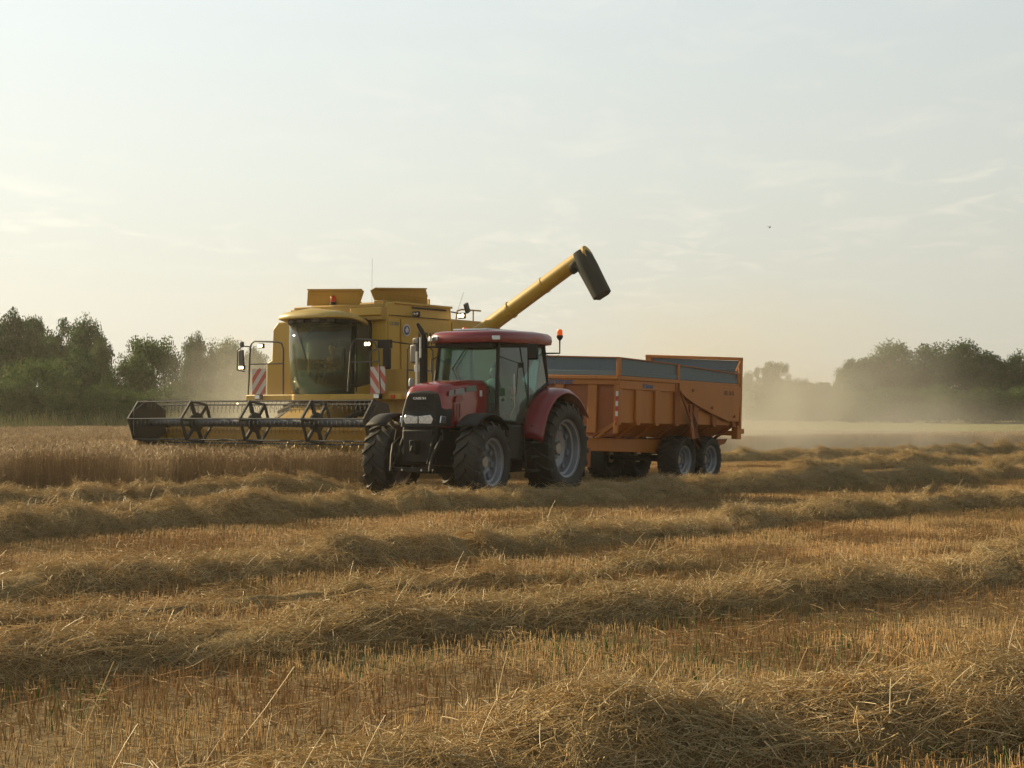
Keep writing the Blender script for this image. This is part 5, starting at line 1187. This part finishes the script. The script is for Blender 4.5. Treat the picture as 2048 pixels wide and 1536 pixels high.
TL = [
 (-70, 600, 118, 190, 'oak', 'tree', 'tall tree cut off by the left edge of the photo', 'tree', GL),
 (25, 612, 122, 120, 'round', 'tree', 'tall dark tree nearest the left edge, topping the bushes', 'tree', GL),
 (62, 626, 128, 74, 'round', 'tree', 'narrow pointed tree standing between the two tall trees at far left', 'tree', GL),
 (120, 632, 126, 110, 'round', 'tree', 'left half crown of the big loose tree at left, with branches showing', 'tree', GL),
 (168, 620, 122, 120, 'oak', 'tree', 'big loose leaved tree with sky gaps, tallest at left of the gap in the hedge', 'tree', GL),
 (200, 668, 119, 60, 'mid', 'tree', 'drooping side tree at the right flank of the big loose tree', 'tree', GL),
 (150, 688, 106, 130, 'round', 'tree', 'dark bushy tree in front of the big loose tree', 'tree', GL),
 (85, 706, 98, 185, 'bush', 'bush', 'large rounded light green bush in front at left', 'bush', 'bushes in the hedge'),
 (-20, 700, 100, 150, 'bush', 'bush', 'bush cut by the left edge beside the large rounded bush', 'bush', 'bushes in the hedge'),
 (20, 755, 96, 130, 'mid', 'bush', 'low dark bush at the foot of the leftmost hedge', 'bush', 'bushes in the hedge'),
 (205, 760, 97, 120, 'bush', 'bush', 'low green bush filling the foot of the hedge gap', 'bush', 'bushes in the hedge'),
 (262, 700, 104, 110, 'mid', 'tree', 'leafy tree just right of the hedge gap, leaning left', 'tree', GL),
 (305, 664, 108, 150, 'mid', 'tree', 'light green twiggy tree right of the hedge gap, above the reel end', 'tree', GL),
 (258, 775, 96, 110, 'bush', 'bush', 'low bright bush left of the reel end shield', 'bush', 'bushes in the hedge'),
 (330, 770, 97, 140, 'mid', 'bush', 'low bush directly behind the reel end shield', 'bush', 'bushes in the hedge'),
 (376, 690, 103, 26, 'poplar', 'tree', 'slim dark cypress shaped tree among the hedge trees', 'tree', GL),
 (395, 660, 112, 95, 'round', 'tree', 'grey green tree right of the slim cypress shaped tree, in thin dust', 'tree', GL),
 (400, 770, 97, 110, 'bush', 'bush', 'low green bush below the slim cypress shaped tree', 'bush', 'bushes in the hedge'),
 (452, 668, 116, 90, 'mid', 'tree', 'tree fading into the dust left of the mirror of the combine', 'tree', GL),
 (505, 690, 120, 100, 'round', 'tree', 'pale dusty tree behind the mirror of the combine', 'tree', GL),
 (470, 772, 100, 120, 'mid', 'bush', 'bush lost in dust behind the reel', 'bush', 'bushes in the hedge'),
 (575, 715, 130, 120, 'mid', 'tree', 'low tree hidden behind the combine cab', 'tree', GL),
 (1500, 738, 190, 62, 'mid', 'tree', 'ragged small tree just right of the trailer, veiled by dust', 'tree', GR),
 (1540, 720, 186, 62, 'round', 'tree', 'upright pale tree standing alone in the dust right of the trailer', 'tree', GR),
 (1592, 752, 184, 75, 'mid', 'tree', 'small dusty tree between the upright tree and the wood', 'tree', GR),
 (1470, 770, 192, 90, 'bush', 'bush', 'faint bush at the trailer tailgate in the dust', 'bush', 'bushes below the wood at right'),
 (1645, 762, 180, 75, 'round', 'tree', 'low dusty tree at the left foot of the wood', 'tree', GR),
 (1692, 728, 176, 66, 'mid', 'tree', 'spiky topped tree leaning on the left side of the wood', 'tree', GR),
 (1782, 674, 172, 140, 'oak', 'tree', 'big round tree forming the left shoulder of the wood', 'tree', GR),
 (1740, 712, 170, 90, 'round', 'tree', 'lower tree below the left shoulder of the wood', 'tree', GR),
 (1856, 684, 174, 110, 'round', 'tree', 'tree in the dip between the two big crowns of the wood', 'tree', GR),
 (1935, 672, 170, 165, 'oak', 'tree', 'widest tallest crown in the middle of the wood at right', 'tree', GR),
 (1985, 706, 168, 100, 'round', 'tree', 'sloping right flank tree beside the widest crown', 'tree', GR),
 (2050, 694, 170, 110, 'oak', 'tree', 'tree cut off by the right edge of the photo', 'tree', GR),
 (1705, 778, 164, 110, 'bush', 'bush', 'shaded bush at the foot of the left shoulder tree', 'bush', 'bushes below the wood at right'),
 (1790, 768, 162, 130, 'mid', 'bush', 'shaded bush under the dip of the wood', 'bush', 'bushes below the wood at right'),
 (1880, 765, 160, 130, 'bush', 'bush', 'shaded bush under the widest crown of the wood', 'bush', 'bushes below the wood at right'),
 (1965, 770, 160, 120, 'mid', 'bush', 'shaded bush under the right flank tree of the wood', 'bush', 'bushes below the wood at right'),
 (2050, 765, 160, 130, 'bush', 'bush', 'shaded bush at the right edge of the photo', 'bush', 'bushes below the wood at right'),
 (1560, 790, 182, 120, 'bush', 'bush', 'low bush line in the dust below the upright pale tree', 'bush', 'bushes below the wood at right'),
 (1630, 792, 178, 110, 'mid', 'bush', 'low bush line in the dust left of the wood', 'bush', 'bushes below the wood at right'),
]
for t in TL: tree(*t)

def undergrowth(x0, x1, y0, y1, h, n, seed, label):
    g = np.random.default_rng(seed)
    x = g.uniform(x0, x1, n); y = g.uniform(y0, y1, n)
    hh = np.array([h * (.75 + .5 * noise.noise(Vector((a * .13, b * .13, seed)))) for a, b in zip(x, y)])
    gz = np.array([ground_z(a, b) for a, b in zip(x, y)])
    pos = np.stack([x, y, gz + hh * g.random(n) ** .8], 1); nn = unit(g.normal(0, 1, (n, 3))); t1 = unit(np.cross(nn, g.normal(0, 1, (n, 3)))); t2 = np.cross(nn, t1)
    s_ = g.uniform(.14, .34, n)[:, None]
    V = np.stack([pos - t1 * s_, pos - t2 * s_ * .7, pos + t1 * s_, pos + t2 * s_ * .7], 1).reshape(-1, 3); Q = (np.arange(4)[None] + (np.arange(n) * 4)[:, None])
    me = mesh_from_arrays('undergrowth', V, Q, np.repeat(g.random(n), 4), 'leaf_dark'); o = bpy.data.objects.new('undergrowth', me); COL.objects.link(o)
    tag(o, label, 'undergrowth', kind='stuff')
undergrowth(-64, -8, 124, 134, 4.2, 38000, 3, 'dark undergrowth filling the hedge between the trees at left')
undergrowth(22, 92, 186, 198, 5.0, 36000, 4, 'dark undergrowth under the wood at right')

# a bird far off above the trailer
def bird():
    x, y = (1541 - 1024) / 3300 * 60, 60.0; z = CAM_H + (828 - 454) / 3300 * 60
    b = MB(); b.tube([(-.05, 0, 0), (-.02, 0, .005), (.02, 0, .005), (.06, 0, 0)], [.004, .016, .015, .004], 8)
    o = b.build('bird', 'bird'); o.location = (x, y, z); o.rotation_euler = (.4, -.9, .5)
    for s in (-1, 1):
        q = MB(); q.prism([(.02, 0), (-.015, 0), (-.03, s * .10), (-.005, s * .05)], 'z', .005, .012); w_ = q.build('wing', 'bird', o); w_.rotation_euler = (s * .5, 0, 0)
    tag(o, 'tiny dark bird flying in the open sky above the trailer', 'bird')
bird()

# ------------------------------------------------------------------ haze and dust
def haze():
    b = MB(); b.box(-140, 140, -6, 235, -1.2, 16.0); m, out = newmat('evening_haze')
    v = nt.nodes.new('ShaderNodeVolumePrincipled'); v.inputs['Color'].default_value = (1.0, 0.93, 0.80, 1); v.inputs['Density'].default_value = 0.00035; v.inputs['Anisotropy'].default_value = 0.45
    nt.links.new(v.outputs[0], out.inputs['Volume']); o = b.build('haze', m, smooth=False); tag(o, kind='stuff'); o['label'] = 'thin warm evening haze over the whole field'; return o
haze()
def dust(loc, rad3, dens, seed, label, rotz=0.0):
    m, out = newmat('harvest_dust')
    t = nt.nodes.new('ShaderNodeTexCoord'); ln = nt.nodes.new('ShaderNodeVectorMath'); ln.operation = 'LENGTH'; nt.links.new(t.outputs['Object'], ln.inputs[0])
    f = mathn('SUBTRACT', 1.0, ln.outputs['Value'], clamp=True); f = mathn('POWER', f, 1.35)
    g = nt.nodes.new('ShaderNodeNewGeometry')
    mp = nt.nodes.new('ShaderNodeMapping'); nt.links.new(t.outputs['Object'], mp.inputs[0]); mp.inputs['Location'].default_value = (seed, seed * 2, 0); mp.inputs['Scale'].default_value = (rad3[0] * .30, rad3[1] * .30, rad3[2] * .36)
    n = ramp(noisen(1.0, 4, 0.6, mp.outputs[0]), [(0.36, 0.05), (0.66, 1.0)])
    v = nt.nodes.new('ShaderNodeVolumePrincipled'); v.inputs['Color'].default_value = (0.74, 0.71, 0.63, 1); v.inputs['Anisotropy'].default_value = 0.35
    nt.links.new(mathn('MULTIPLY', mathn('MULTIPLY', f, n), dens), v.inputs['Density']); nt.links.new(v.outputs[0], out.inputs['Volume'])
    b = MB(); b.lathe([(math.sin(rad(a)), -math.cos(rad(a))) for a in range(0, 181, 15)], 'z', n=20)
    o = b.build('dust_cloud', m, fix=True); o.location = loc; o.scale = rad3; o.rotation_euler = (0, 0, rotz)
    tag(o, kind='stuff'); o['label'] = label
dust((8.8, 67, 0.6), (11.5, 15, 7.2), 0.22, 3.1, 'brown harvest dust hanging behind the trailer')
dust((-6.6, 50, 1.0), (4.6, 6, 5.2), 0.34, 7.7, 'dust rising left of the combine cab')
dust((17.0, 74, 0.3), (12, 9, 2.6), 0.10, 5.3, 'low grey dust drifting over the uncut strip at right')
dust((-5.2, 40.3, 1.1), (3.2, 1.6, 1.4), 0.18, 1.7, 'dust around the front of the combine cab')
